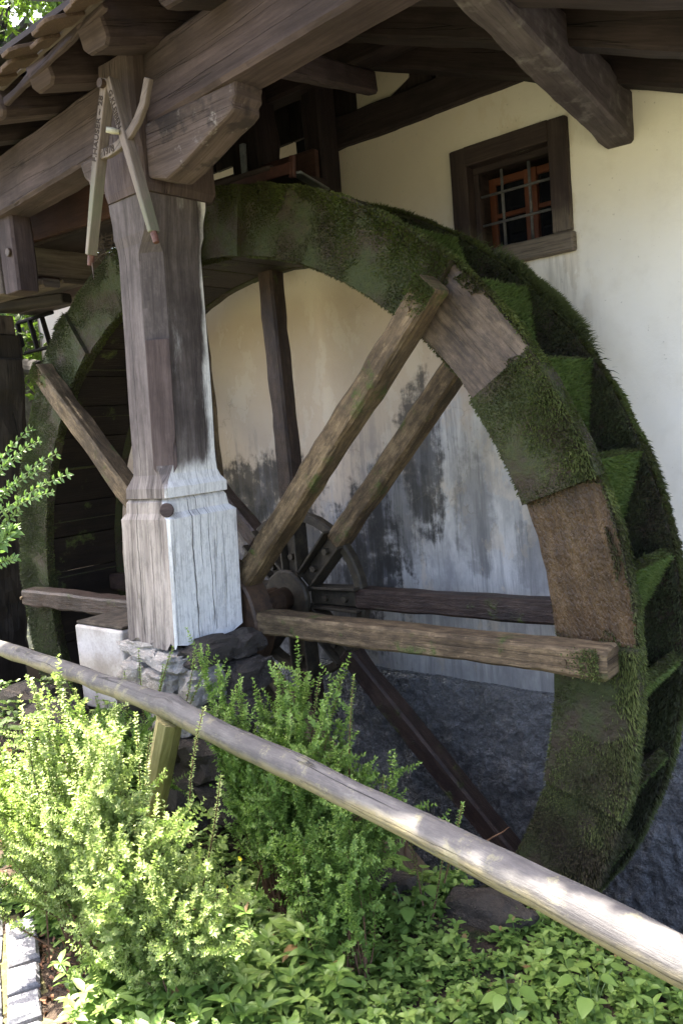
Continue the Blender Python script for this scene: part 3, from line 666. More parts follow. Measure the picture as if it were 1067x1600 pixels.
# lean-to rafters with rounded tails, rising to the wall
def lz(y): return 2.36 + .30 * (y + .45)
RT = []
for i, xc in enumerate((.46, .045, -.375, -.79, -1.2, -1.62, -2.04, .88, 1.3)):
    ye = (-.81, -.77, -.74, -.72, -.72, -.72, -.72, -.80, -.80)[i]
    yt = 1.25 if xc < .3 else .5
    p0 = (xc, ye, lz(ye) + .085); p1 = (xc, yt, lz(yt) + .085)
    beam('rafter', p0, p1, .145, .17, M['plate'] if i < 3 else M['roof'], roof, amp=.005, r=.022)
# gable rafters parallel to the wall
for yc in (.80, .30, -.20):
    x0, x1 = (-.9, 2.75)
    p0 = (x0, yc, gz(x0) + .068); p1 = (x1, yc, gz(x1) + .068)
    beam('gable_rafter', p0, p1, .12, .137, M['roof'], roof, amp=.005)
# struts and stubs in the dark under the roof
beam('strut', (.62, .62, 2.45), (.95, -.42, 2.16), .06, .10, M['plate'], roof, amp=.003)
beam('strut', (.22, .70, 2.0), (.22, .70, 2.75), .12, .14, M['roof'], roof, up=(0, 1, 0), amp=.004)
beam('strut', (-.1, .55, 2.16), (-.1, .55, 2.6), .20, .16, M['roof'], roof, up=(0, 1, 0), amp=.012)
beam('collar_beam', (-2.4, .62, 2.62), (.9, .62, 2.62), .12, .16, M['roof'], roof)
# roof boards: lean-to part (slope along Y), each board its own
def deck_board(y0, y1, x0, x1, lift=0.0, m='roof'):
    zt = lambda y: lz(y) + .172 + lift
    V = [(x0, y0, zt(y0)), (x1, y0, zt(y0)), (x1, y1, zt(y1)), (x0, y1, zt(y1)), (x0, y0, zt(y0) + .022), (x1, y0, zt(y0) + .022), (x1, y1, zt(y1) + .022), (x0, y1, zt(y1) + .022)]
    add('roof_board', V, [(0, 3, 2, 1), (4, 5, 6, 7), (0, 1, 5, 4), (1, 2, 6, 5), (2, 3, 7, 6), (3, 0, 4, 7)], M[m], roof, grain=(1, 0, 0))
y = -.84
i = 0
while y < 1.25:
    w = random.uniform(.12, .16); deck_board(y, y + w - .003, -2.6, 1.50, .004 * (i % 2)); y += w; i += 1
# main roof part (slope along X), boards run along Y
x = -.75; i = 0
while x < 2.72:
    w = random.uniform(.12, .17); a, b = x, x + w - .003
    za, zb = gz(a) + .14 + .004 * (i % 2), gz(b) + .14 + .004 * (i % 2)
    y0_, y1_ = (-1.20 if x < .15 else -1.062 - .168 * (x - .3)) + random.uniform(-.022, .022), 2.3  # front ends shaped out of view to steer the roof shadow
    V = [(a, y0_, za), (b, y0_, zb), (b, y1_, zb), (a, y1_, za), (a, y0_, za + .022), (b, y0_, zb + .022), (b, y1_, zb + .022), (a, y1_, za + .022)]
    add('roof_board', V, [(0, 3, 2, 1), (4, 5, 6, 7), (0, 1, 5, 4), (1, 2, 6, 5), (2, 3, 7, 6), (3, 0, 4, 7)], M['roof'], roof, grain=(0, 1, 0)); x += w; i += 1
# room cover behind
add('roof_sheet', [(-3.2, 1.2, 3.02), (1.2, 1.2, 3.02), (1.2, 2.4, 3.4), (-3.2, 2.4, 3.4)], [(0, 1, 2, 3)], M['roof'], roof, grain=(1, 0, 0))
add('roof_sheet', [(-1.4, -.90, gz(-1.4) + .2), (-.76, -.90, gz(-.76) + .16), (-.76, 2.4, gz(-.76) + .16), (-1.4, 2.4, gz(-1.4) + .2)], [(0, 1, 2, 3)], M['roof'], roof, grain=(0, 1, 0))
# eave batten and hanging edge
beam('eave_batten', aty(0, 132, -.74) , aty(160, -14, -.85), .03, .05, M['grey'], roof, amp=.003, r=.006)
beam('eave_batten', aty(10, 160, -.72), aty(165, 6, -.82), .025, .035, M['plate'], roof, amp=.004, r=.005)
a0, b0 = aty(-60, 180, -.79), aty(220, -80, -.90)
for i in range(17):
    t = i / 16; p = a0 + (b0 - a0) * t; q = (b0 - a0) / np.linalg.norm(b0 - a0)
    d = np.array([0, -.84, -.32]); d /= np.linalg.norm(d); nn = np.cross(q, d)
    L0 = .13 + .035 * ((i * 7) % 3 - 1); w = .052
    base = p - d * .02 + nn * .012 * (i % 2); V = []
    for s, ww in ((0, w), (.5, w), (.82, w * .92), (1, w * .55)):
        for sg in (-1, 1):
            for th in (0, .014): V.append(base + d * L0 * s + q * ww * sg + nn * (th + .006 * s))
    F = []
    for k in range(3):
        o_ = k * 4; F += [(o_, o_ + 2, o_ + 6, o_ + 4), (o_ + 1, o_ + 5, o_ + 7, o_ + 3), (o_, o_ + 4, o_ + 5, o_ + 1), (o_ + 2, o_ + 3, o_ + 7, o_ + 6)]
    F += [(0, 1, 3, 2), (12, 14, 15, 13)]
    add('roof_shingle', V, F, M['tilemoss'] if i in (3, 4) else M['tile'], roof, grain=d, bevel=.003)
V = []; F = []
e0, e1 = np.array([-2.9, -.80, 2.44]), np.array([1.6, -.92, 2.40])
beam('eave_lath', e0 + [0, .06, .02], (1.55, -.80, 2.45), .05, .03, M['roof'], roof)

# ------------------------------------------------------------------ shelter post
post = thing('shelter_post', 'carved weathered timber post, bleached white at its foot, carrying the roof beam', 'post', (.08, -.36, -.02))
def lean(v): v = np.array(v, float); v[:, 0] += .065 * v[:, 2]; return v
def loft(name, secs, mat, per=5, amp=.004, jag=0):
    """secs: list of (z, x0, x1, y0, y1, chamfer at the front right edge, other chamfers)"""
    V, F = [], []; m = None
    for (z, x0, x1, y0, y1, c, c2) in secs:
        ring = [(x0 + c2, y0), (x1 - c, y0), (x1, y0 + c), (x1, y1 - c2), (x1 - c2, y1), (x0 + c2, y1), (x0, y1 - c2), (x0, y0 + c2)]
        pts = []
        for i in range(8):
            a, b = np.array(ring[i]), np.array(ring[(i + 1) % 8])
            for k in range(per): pts.append(a + (b - a) * k / per)
        m = len(pts); cx_, cy_ = (x0 + x1) / 2, (y0 + y1) / 2
        for a, b in pts:
            nz = amp * mn.noise(Vector((a * 12, b * 12, z * 3.5)))
            # splits: deep narrow grooves
            dx, dy = a - cx_, b - cy_; L = math.hypot(dx, dy)
            V.append((a + dx / L * nz, b + dy / L * nz, z))
    n = len(secs)
    if jag:
        for i in range(m):
            v = V[i]; V[i] = (v[0], v[1], v[2] + jag * (mn.noise(Vector((v[0] * 25, v[1] * 25, 4))) + .6 * mn.noise(Vector((v[0] * 90, v[1] * 90, 1)))))
    for j in range(n - 1):
        for i in range(m): F.append((j * m + i, j * m + (i + 1) % m, (j + 1) * m + (i + 1) % m, (j + 1) * m + i))
    F.append(tuple(range(m))[::-1]); F.append(tuple((n - 1) * m + i for i in range(m)))
    return add(name, lean(V), F, mat, post, grain=(.065, 0, 1))
def interp(keys, zs):
    ks = np.array(keys, float); return [tuple([z] + [float(np.interp(z, ks[:, 0], ks[:, c])) for c in range(1, 7)]) for z in zs]
# foot block
X0, X1, Y0, Y1 = -.095, .245, -.56, -.165
keys = [(0.01, X0, X1, Y0, Y1, .008, .012), (.50, X0 + .003, X1 - .003, Y0 + .004, Y1, .01, .012), (.545, X0 + .002, X1 - .002, Y0 + .003, Y1, .012, .012),
        (.57, X0 + .026, X1 - .026, Y0 + .012, Y1 - .02, .02, .015), (.615, X0 + .03, X1 - .028, Y0 + .014, Y1 - .03, .02, .015), (.632, X0 + .04, X1 - .04, Y0 + .025, Y1 - .04, .02, .015)]
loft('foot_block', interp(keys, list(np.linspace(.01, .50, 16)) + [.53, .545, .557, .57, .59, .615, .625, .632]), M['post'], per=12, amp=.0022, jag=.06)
# shaft with chamfered edge, stops and flares
sx0, sx1, sy0_, sy1_ = -.016, .212, -.535, -.235
keys = [(.634, sx0 - .035, sx1 + .022, sy0_ - .016, sy1_ + .03, .010, .012), (.675, sx0 - .035, sx1 + .022, sy0_ - .016, sy1_ + .03, .010, .012), (.70, sx0 - .018, sx1 + .008, sy0_ - .008, sy1_ + .01, .018, .012),
        (.73, sx0, sx1, sy0_, sy1_, .03, .014), (.80, sx0, sx1, sy0_, sy1_, .065, .02), (1.2, sx0, sx1, sy0_, sy1_, .07, .022), (1.62, sx0 + .002, sx1 - .002, sy0_, sy1_ - .01, .07, .022),
        (1.66, sx0 - .002, sx1 + .002, sy0_ - .002, sy1_ - .01, .05, .022), (1.70, sx0 - .008, sx1 + .008, sy0_ - .01, sy1_, .02, .02), (1.76, sx0 - .008, sx1 + .010, sy0_ - .012, sy1_, .014, .02),
        (1.80, sx0 - .012, sx1 + .016, sy0_ - .016, sy1_ + .01, .012, .018), (1.84, sx0 - .014, sx1 + .018, sy0_ - .018, sy1_ + .01, .012, .018)]
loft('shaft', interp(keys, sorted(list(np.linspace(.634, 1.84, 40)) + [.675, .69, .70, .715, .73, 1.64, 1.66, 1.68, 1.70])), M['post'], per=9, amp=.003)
keys = [(1.842, -.025, .242, -.560, -.20, .012, .02), (1.87, -.03, .250, -.568, -.185, .012, .02), (1.90, -.03, .250, -.570, -.185, .012, .02), (2.0, -.015, .248, -.575, -.19, .012, .02), (2.03, .0, .25, -.59, -.2, .014, .02), (2.20, .03, .25, -.60, -.30, .016, .02), (2.335, .035, .25, -.60, -.30, .016, .02)]
loft('head', interp(keys, [1.842, 1.855, 1.87, 1.90, 1.94, 1.98, 2.0, 2.03, 2.08, 2.14, 2.2, 2.27, 2.335]), M['posttop'], per=7, amp=.006)
# inset plate in the chamfer, and a plug
V = lean([(.150, -.5395, .76), (.150, -.5395, 1.28), (.2195, -.470, 1.28), (.2195, -.470, .76), (.163, -.527, .725), (.205, -.485, .725)])
V2 = V + np.array([.004, -.004, 0])
add('chamfer_panel', list(V) + list(V2), [(0, 1, 2, 3, 5, 4), (6, 7, 8, 9, 11, 10), (0, 1, 7, 6), (1, 2, 8, 7), (2, 3, 9, 8), (3, 5, 11, 9), (5, 4, 10, 11), (4, 0, 6, 10)], M['posttop'], post, grain=(0, 0, 1), bevel=.002)
q = lean([(.225, -.545, .585)])[0]; V, F = cyl(q, (.7, -.7, .1), .03, .012, 18); add('dowel', V, F, M['posttop'], post, grain=(1, 1, 0), bevel=.004)

# stone pier under the post, axle bearing
pier = thing('stone_pier', 'rough pale limestone pier under the foot of the timber post', 'pier', (.1, -.36, -.8))
box('mortar_core', (-.10, -.50, -.9), (.28, -.17, -.03), M['stonedark'], pier, bevel=.03)
specs = [((.00, -.50, -.04), (.15, .085, .045), 'stone'), ((.16, -.53, -.065), (.12, .075, .04), 'stone'), ((.29, -.42, -.04), (.07, .14, .055), 'stonedark'), ((.30, -.24, -.05), (.075, .11, .06), 'stonedark'),
         ((-.06, -.53, -.15), (.11, .08, .075), 'stone'), ((.12, -.55, -.16), (.11, .07, .06), 'stone'), ((.27, -.47, -.17), (.10, .10, .075), 'stone'), ((.33, -.28, -.18), (.09, .13, .08), 'stonedark'),
         ((-.03, -.56, -.28), (.14, .09, .07), 'stonedark'), ((.20, -.56, -.29), (.13, .09, .075), 'stone'), ((.35, -.38, -.31), (.10, .16, .08), 'stonedark'), ((.05, -.6, -.42), (.2, .1, .09), 'stonedark'), ((.34, -.5, -.45), (.14, .14, .1), 'stonedark'), ((.1, -.6, -.6), (.3, .12, .12), 'stonedark'), ((.42, -.4, -.62), (.14, .2, .12), 'stonedark')]
for i, (c, s, m) in enumerate(specs): stone('stone', c, s, M[m], pier, i * 3.7, 3, .30, .62)

blk = thing('concrete_block', 'pale square concrete block with a dark crusted top left of the post', 'block', (-.48, -.32, -.4))
box('block_body', (-.68, -.46, -.42), (-.285, -.16, .0), M['concrete'], blk, bevel=.012)
box('top_crust', (-.675, -.452, .001), (-.29, -.165, .018), M['darkcrust'], blk, bevel=.008)

# ------------------------------------------------------------------ water wheel
wheel = thing('waterwheel', 'large mossy wooden water wheel with eight spokes in front of the mill wall', 'water wheel', (0, .25, -2.0))
RI, RO = 1.687, 1.975
YF0, YF1 = 0.0, .055; YB0, YB1 = .505, .56
def felloe(a0, a1, y0, y1, ri, ro, mat, seed, name='felloe', nseg=8, nr=4, amp=.006):
    V, F = [], []
    grid = []
    for i in range(nseg + 1):
        a = R_(a0 + (a1 - a0) * i / nseg)
        for j in range(nr + 1):
            rr = ri + (ro - ri) * j / nr
            n1 = amp * mn.noise(Vector((rr * 8, a * 14, seed))) + amp * .6 * mn.noise(Vector((rr * 25, a * 40, seed)))
            re = rr + (amp * 1.4 * mn.noise(Vector((a * 22, seed, j))) if j in (0, nr) else 0)
            aa = a + (0.0025 * mn.noise(Vector((rr * 12, seed, i))) if i in (0, nseg) else 0)
            V.append((re * math.cos(aa), y0 + n1, re * math.sin(aa))); V.append((re * math.cos(aa), y1, re * math.sin(aa)))
    idn = lambda i, j, s: (i * (nr + 1) + j) * 2 + s
    for i in range(nseg):
        for j in range(nr):
            F.append((idn(i, j, 0), idn(i + 1, j, 0), idn(i + 1, j + 1, 0), idn(i, j + 1, 0))); F.append((idn(i, j, 1), idn(i, j + 1, 1), idn(i + 1, j + 1, 1), idn(i + 1, j, 1)))
        F.append((idn(i, 0, 0), idn(i, 0, 1), idn(i + 1, 0, 1), idn(i + 1, 0, 0))); F.append((idn(i, nr, 0), idn(i + 1, nr, 0), idn(i + 1, nr, 1), idn(i, nr, 1)))
    for j in range(nr):
        F.append((idn(0, j, 0), idn(0, j + 1, 0), idn(0, j + 1, 1), idn(0, j, 1))); F.append((idn(nseg, j, 0), idn(nseg, j, 1), idn(nseg, j + 1, 1), idn(nseg, j + 1, 0)))
    am_ = R_((a0 + a1) / 2); return add(name, V, F, mat, wheel, grain=(-math.sin(am_), 0, math.cos(am_)), smooth=False)
joints = [1.2, 18.4, 33.0, 46.0, 66.5, 80.5, 96, 112, 125, 138, 152, 166, 181, 196, 211, 226, 241, 256, 271, 286, 301, 316, 330, 343.2, 361.2]
GAP = .015
moss_f = {}
for i in range(len(joints) - 1):
    a0, a1 = joints[i], joints[i + 1]
    bare = i in (0, 2)
    proud = -.022 if i in (1, 3, 5, 8, 23, 21) else (.0 if not bare else .006)
    m = M['rimwet'] if i == 0 else (M['rim'] if i == 2 else M['mossbase'])
    felloe(a0 + GAP, a1 - GAP, YF0 + proud, YF1, RI, RO + (.01 if i % 2 else 0), m, i * 1.7)
    moss_f[i] = (a0 + GAP, a1 - GAP, YF0 + proud, bare)
for i in range(24):
    a0, a1 = 7 + i * 15, 22 + i * 15
    felloe(a0 + .04, a1 - .04, YB0, YB1, RI, RO - .01, M['mossbase'], 50 + i * 1.3, nseg=6, nr=3)
# sole boards and bucket boards
for i in range(48):
    a = R_(i * 7.5); da = R_(3.65); V = []
    for rr in (RI + .004, RI + .03):
        for s in (-1, 1):
            for y in (YF1 + .001, YB0 - .001): V.append((rr * math.cos(a + s * da), y, rr * math.sin(a + s * da)))
    add('sole_board', V, [(0, 2, 3, 1), (4, 5, 7, 6), (0, 1, 5, 4), (2, 6, 7, 3), (0, 4, 6, 2), (1, 3, 7, 5)], M['sole'], wheel, grain=(0, 1, 0), bevel=.003)
BK = []
for i in range(30):
    ao = R_(31.6 + .6 - 12 * i); ai = ao - R_(11.5); ro, ri = 1.955, RI + .034
    A = np.array([ro * math.cos(ao), 0, ro * math.sin(ao)]); B = np.array([ri * math.cos(ai), 0, ri * math.sin(ai)])
    d = (B - A); d /= np.linalg.norm(d); nn = np.array([d[2], 0, -d[0]]);
    if nn @ A < 0: nn = -nn
    V = [p + nn * th + np.array([0, y, 0]) for p in (A, B) for th in (0, -.04) for y in (YF1 + .002, YB0 - .002)]
    add('bucket_board', V, [(0, 1, 5, 4), (2, 6, 7, 3), (0, 2, 3, 1), (4, 5, 7, 6), (0, 4, 6, 2), (1, 3, 7, 5)], M['mossbase'], wheel, grain=(0, 1, 0), bevel=.003)
    BK.append((A, B, nn))
# spokes
for k in range(8):
    a = R_(k * 45 + .3); c, s = math.cos(a), math.sin(a)
    ro = 1.925 if k == 0 else (1.80 if k == 4 else 1.90)
    sp = beam('spoke', (.22 * c, -.075, .22 * s + (.005 if k == 0 else 0)), (ro * c, -.075, ro * s), .115, .10, M['spoke_wet_shade'] if k in (4, 5, 6) else M['spoke'], wheel, up=(-s, 0, c), amp=.007, r=.012)
    if k == 0: sp['label'] = 'pale brown front spoke lying level'
    V, F = cyl((1.78 * c, -.137, 1.78 * s), (0, 1, 0), .009, .012, 10); add('bolt_head', V, F, M['spoke'], sp)
    a = R_(k * 45 + .7); c, s = math.cos(a), math.sin(a)
    beam('spoke', (.40 * c, .49, .40 * s), ((RI + .02) * c, .49, (RI + .02) * s), .10, .105, M['spoke_wet_shade'] if k != 1 else M['spoke'], wheel, up=(-s, 0, c), amp=.006, r=.012)
# hub, axle and iron rosette
def disc(name, y0, y1, r0, mat, seg=40, r_in=0, amp=.004):
    V, F = [], []
    for (y, rr) in ((y0, max(r_in, .001)), (y0, r0 - .01), (y0 + .01, r0), (y1 - .01, r0), (y1, r0 - .01), (y1, max(r_in, .001))):
        for k in range(seg):
            t = 2 * math.pi * k / seg; q = rr + (amp * mn.noise(Vector((math.cos(t) * 6, math.sin(t) * 6, y * 9))) if rr > .02 else 0)
            V.append((q * math.cos(t), y, q * math.sin(t)))
    for j in range(5 if not r_in else 6):
        for k in range(seg): F.append((j * seg + k, j * seg + (k + 1) % seg, ((j + 1) % 6) * seg + (k + 1) % seg, ((j + 1) % 6) * seg + k))
    if not r_in: F.append(tuple(range(seg))); F.append(tuple(5 * seg + k for k in range(seg))[::-1])
    return add(name, V, F, mat, wheel, grain=(1, 0, 0))
disc('hub_disc', -.145, -.015, .30, M['rust'])
V, F = tube([(0, -.34, 0), (0, .47, 0)], .062, 20); add('axle', V, F, M['rust'], wheel, smooth=True)
disc('axle_collar', .12, .30, .075, M['rust']); disc('hub_plate', .36, .40, .15, M['hubiron'])
disc('hub_ring', .455, .515, .445, M['hubiron'], 48, .40)
for k in range(8):
    a = R_(k * 45 + .7); c, s = math.cos(a), math.sin(a); px, pz = -s, c
    sk = beam('spoke_socket', (.10 * c, .475, .10 * s), (.44 * c, .475, .44 * s), .05, .085, M['hubiron'], wheel, up=(-s, 0, c), amp=.003, r=.008, nseg=5)
    for sg in (-1, 1):
        beam('socket_flange', (.10 * c + px * .05 * sg, .46, .10 * s + pz * .05 * sg), (.43 * c + px * .056 * sg, .46, .43 * s + pz * .056 * sg), .10, .014, M['hubiron'], wheel, up=(-s, 0, c), amp=.001, r=.003, nseg=3)
    for rr in (.21, .34):
        V, F = cyl((rr * c, .44, rr * s), (0, 1, 0), .018, .03, 6); add('bolt_head', V, F, M['hubiron'], sk)
# moss: dense strands on the rims, outer edges and bucket boards
def polar_pts(n, a0, a1, r0, r1, y):
    a = np.radians(rng.uniform(a0, a1, n)); r = np.sqrt(rng.uniform(r0 ** 2, r1 ** 2, n)); return np.stack([r * np.cos(a), np.full(n, y), r * np.sin(a)], 1), a, r
SEG = {0: (.8, .3), 1: (1.15, .12), 2: (.8, .3), 3: (1.1, .2), 4: (1.0, .30), 5: (.55, .50), 6: (.6, .42), 7: (.5, .44), 8: (.6, .36), 9: (.5, .42), 23: (1.0, .36), 22: (1.1, .34)}
PP, NN, LL = [], [], []; DP, DN, DL = [], [], []
for i, (a0, a1, y, bare) in moss_f.items():
    am = (a0 + a1) / 2 % 360
    hid = 190 < am < 305
    den = 12000 if hid else 52000
    area = math.pi * (RO ** 2 - RI ** 2) * (a1 - a0) / 360
    n = int(area * den)
    P, a, r = polar_pts(n, a0, a1, RI, RO, y)
    Nn = np.tile([0, -1.0, 0], (n, 1))
    edge = np.clip((r - RI) / (RO - RI), 0, 1)
    th = vn(P + 5, 7); patch = vn(P + 21, 5.0) * .6 + vn(P + 2, 13) * .4
    lf, pf = SEG.get(i, (1, .30))
    L = (.0045 + .021 * edge ** 3.0) * (.35 + 1.25 * th) * lf
    keep = rng.random(n) < np.clip((patch - pf) * 6 + .12 + .9 * edge ** 4, 0.03, 1)
    if bare:
        da = np.minimum(np.degrees(a) % 360 - a0, a1 - np.degrees(a) % 360) / 57.3 * r
        keep &= ((edge < .03) & (i == 2)) | (edge > .975 - .12 * (vn(P + 11, 9) > .66)) | (da < .075 * vn(P, 16) ** 2)
    P, Nn, L, a, e2 = P[keep], Nn[keep], L[keep], a[keep], edge[keep]
    Nn = Nn + np.stack([np.cos(a), 0 * a, np.sin(a)], 1) * (e2[:, None] ** 2) * .9
    dark = (90 < am < 190)  # shade on the left rim is put into darker strand colours
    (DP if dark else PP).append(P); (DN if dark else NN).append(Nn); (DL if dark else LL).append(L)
    # outer edge strip
    n2 = int(2 * math.pi * RO * (a1 - a0) / 360 * .06 * den * 1.6); a = np.radians(rng.uniform(a0, a1, n2)); yy = rng.uniform(y, YF1, n2)
    P = np.stack([(RO + .004) * np.cos(a), yy, (RO + .004) * np.sin(a)], 1); Nn = np.stack([np.cos(a), -.35 + 0 * a, np.sin(a)], 1)
    L = (.008 + .026 * vn(P, 11) ** 1.5) * (.5 + .8 * rng.random(n2)); (DP if dark else PP).append(P); (DN if dark else NN).append(Nn); (DL if dark else LL).append(L)
    # inner edge strip, short
    n3 = n2 // 3; a = np.radians(rng.uniform(a0, a1, n3)); P = np.stack([(RI - .002) * np.cos(a), rng.uniform(y, YF1, n3), (RI - .002) * np.sin(a)], 1)
    keep = (vn(P + 3, 8) > .38)
    if i == 0: keep &= rng.random(n3) < .12
    P = P[keep]; a = a[keep]; PP.append(P); NN.append(np.stack([-np.cos(a), -.8 + 0 * a, -np.sin(a)], 1)); LL.append(.006 + .008 * rng.random(len(P)))
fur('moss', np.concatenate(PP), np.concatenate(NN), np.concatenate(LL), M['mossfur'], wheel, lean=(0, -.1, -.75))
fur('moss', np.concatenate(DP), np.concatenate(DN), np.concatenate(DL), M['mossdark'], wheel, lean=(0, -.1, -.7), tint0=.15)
# back rim: front face and outer edge
n = 62000; P, a, r = polar_pts(n, -75, 120, RI, RO - .01, YB0); edge = (r - RI) / (RO - RI)
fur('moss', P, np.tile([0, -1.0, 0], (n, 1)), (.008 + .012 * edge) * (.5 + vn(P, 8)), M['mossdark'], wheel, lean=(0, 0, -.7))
n = 26000; a = np.radians(rng.uniform(-75, 120, n)); P = np.stack([(RO - .008) * np.cos(a), rng.uniform(YB0, YB1, n), (RO - .008) * np.sin(a)], 1)
fur('moss', P, np.stack([np.cos(a), -.3 + 0 * a, np.sin(a)], 1), (.010 + .022 * vn(P, 10)) * (.6 + .8 * rng.random(n)), M['mossfur'], wheel, lean=(0, 0, -.7), tint0=.1)
# thick cushion on the back rim at the upper right
n = 5000; a = np.radians(rng.normal(42, 3.2, n)); P = np.stack([RO * np.cos(a), rng.uniform(YB0, YB1, n), RO * np.sin(a)], 1)
fur('moss', P, np.stack([np.cos(a), 0 * a, np.sin(a)], 1), .03 + .045 * vn(P, 12), M['mossdark'], wheel, lean=(0, 0, -.5), spread=.9)
BP, BN = [], []
for i, (A, B, nn) in enumerate(BK):
    if not (i <= 8 or i >= 26): continue
    n = 7500; u_ = rng.random((n, 1)); P = A + (B - A) * u_ + nn * .001; P[:, 1] = rng.uniform(YF1, YB0, n); BP.append(P); BN.append(np.tile(nn, (n, 1)))
P = np.concatenate(BP); fur('moss', P, np.concatenate(BN), .012 + .014 * rng.random(len(P)), M['mossbright'], wheel, lean=(0, 0, .35), tint0=.2)
BP, BN = [], []
for i, (A, B, nn) in enumerate(BK):
    if not (i <= 8 or i >= 26): continue
    n = 1500; P = A - nn * rng.random((n, 1)) * .04; P[:, 1] = rng.uniform(YF1, YB0, n); BP.append(P); BN.append(np.tile(A / np.linalg.norm(A), (n, 1)))
P = np.concatenate(BP); fur('moss', P, np.concatenate(BN), .008 + .012 * rng.random(len(P)), M['mossfur'], wheel, lean=(0, 0, -.3))
# sparse moss on the upper front spokes' outer ends
for k in (0, 1, 3):
    a = R_(k * 45 + .3); n = 1500 if k == 1 else 600; t = 1.90 - np.abs(rng.normal(0, .045, n)); w = rng.uniform(-.055, .055, n)
    P = np.stack([t * math.cos(a) - w * math.sin(a), np.full(n, -.135), t * math.sin(a) + w * math.cos(a)], 1)
    fur('moss', P, np.tile([0, -1, .2], (n, 1)), .005 + .009 * rng.random(n), M['mossfur'], wheel, lean=(0, 0, -.6))

# ------------------------------------------------------------------ wooden divider (compass) on the post
dv = thing('wooden_divider', 'carved wooden carpenter divider dated 1978 hanging on the post head', 'divider', (.24, -.62, 2.28))
def bar3(name, pts, w, dep, mat, y=-.60, off=0):
    V, F = [], []
    n = len(pts); w = w if hasattr(w, '__len__') else [w] * n
    for i, (x, z) in enumerate(pts):
        a = np.array(pts[max(i - 1, 0)]); b = np.array(pts[min(i + 1, n - 1)]); d = (b - a) / np.linalg.norm(b - a); nn = np.array([-d[1], d[0]])
        for s in (-1, 1):
            for yy in (y - dep, y): V.append((x + nn[0] * s * w[i] / 2, yy, z + nn[1] * s * w[i] / 2))
    for i in range(n - 1):
        o_ = i * 4; F += [(o_, o_ + 4, o_ + 6, o_ + 2), (o_ + 1, o_ + 3, o_ + 7, o_ + 5), (o_, o_ + 1, o_ + 5, o_ + 4), (o_ + 2, o_ + 6, o_ + 7, o_ + 3)]
    F += [(0, 2, 3, 1), ((n - 1) * 4, (n - 1) * 4 + 1, (n - 1) * 4 + 3, (n - 1) * 4 + 2)]
    g = (pts[-1][0] - pts[0][0], 0, pts[-1][1] - pts[0][1])
    return add(name, V, F, mat, dv, grain=g, bevel=.004)
YD = -.652
def atd_(x, y): p = aty(x, y, YD - .04); return (p[0], p[2])
l0, l1, l2 = atd_(164, 122), atd_(150, 250), atd_(137, 398)
r0, r1, r2 = atd_(168, 122), atd_(191, 212), atd_(234, 362)
bar3('leg', [l0, l1, l2], [.036, .036, .020], .045, M['divider'], YD)
bar3('leg', [r0, r1, r2], [.030, .034, .020], .045, M['divider'], YD + .003)
arc = [atd_(152, 241), atd_(166, 237), atd_(182, 226), atd_(200, 205), atd_(211, 185), atd_(220, 160), atd_(227, 120)]
bar3('arc', arc, [.036, .036, .036, .034, .034, .034, .032], .022, M['divider'], YD - .012)
for a, b in ((l1, l2), (r1, r2)):
    d = np.array(b) - np.array(a); d /= np.linalg.norm(d); b = np.array(b)
    V, F = tube([(b[0], YD - .022, b[1]), (b[0] + d[0] * .04, YD - .022, b[1] + d[1] * .04)], [.014, .012], 10); add('tip', V, F, M['tip'], dv)
b = np.array(l2); V, F = tube([(b[0], YD - .022, b[1] - .03), (b[0] + .0, YD - .022, b[1] - .095)], [.004, .001], 6); add('needle', V, F, M['rust'], dv)
p = atd_(166, 130); V, F = cyl((p[0] - .01, YD - .052, p[1]), (0, 1, 0), .017, .02, 14); add('pivot', V, F, M['rust'], dv)
p = atd_(181, 208); V, F = tube([(p[0] + .03, YD - .045, p[1] - .006), (p[0] + .008, YD - .06, p[1] + .002), (p[0] - .004, YD - .078, p[1] + .006)], [.009, .012, .010], 10); add('peg', V, F, M['bone'], dv, smooth=True)
def text(s, x, z, ang, size, y):
    cu = bpy.data.curves.new('text', 'FONT'); cu.body = s; cu.size = size; cu.align_x = 'CENTER'; cu.align_y = 'CENTER'; cu.extrude = .0006; cu.offset = .0006
    o = bpy.data.objects.new('text', cu); C.objects.link(o); bpy.context.view_layer.update()
    me = bpy.data.meshes.new_from_object(o.evaluated_get(bpy.context.evaluated_depsgraph_get())); bpy.data.objects.remove(o)
    mt = Matrix.Translation(Vector((x, y, z)) - worigin(dv)) @ Matrix.Rotation(-ang, 4, 'Y') @ Matrix.Rotation(math.pi / 2, 4, 'X')
    me.transform(mt); me.materials.clear(); me.materials.append(M['ink'])
    q = bpy.data.objects.new('lettering', me); C.objects.link(q); q.parent = dv; return q
def mid(a, b, t): return (a[0] + (b[0] - a[0]) * t, a[1] + (b[1] - a[1]) * t)
al = math.atan2(l0[1] - l1[1], l0[0] - l1[0])
p = mid(l0, l1, .62); text('F.HAUSER ~ 28', p[0], p[1], al, .036, YD - .0465)
ar = math.atan2(r1[1] - r0[1], r1[0] - r0[0])
p = mid(r0, r1, .55); text('G.KLEIBEN', p[0], p[1], ar, .032, YD + .003 - .0465)
p = mid(arc[0], arc[2], .52); text('1978', p[0] + .002, p[1] - .004, math.atan2(arc[2][1] - arc[0][1], arc[2][0] - arc[0][0]), .036, YD - .012 - .0235)

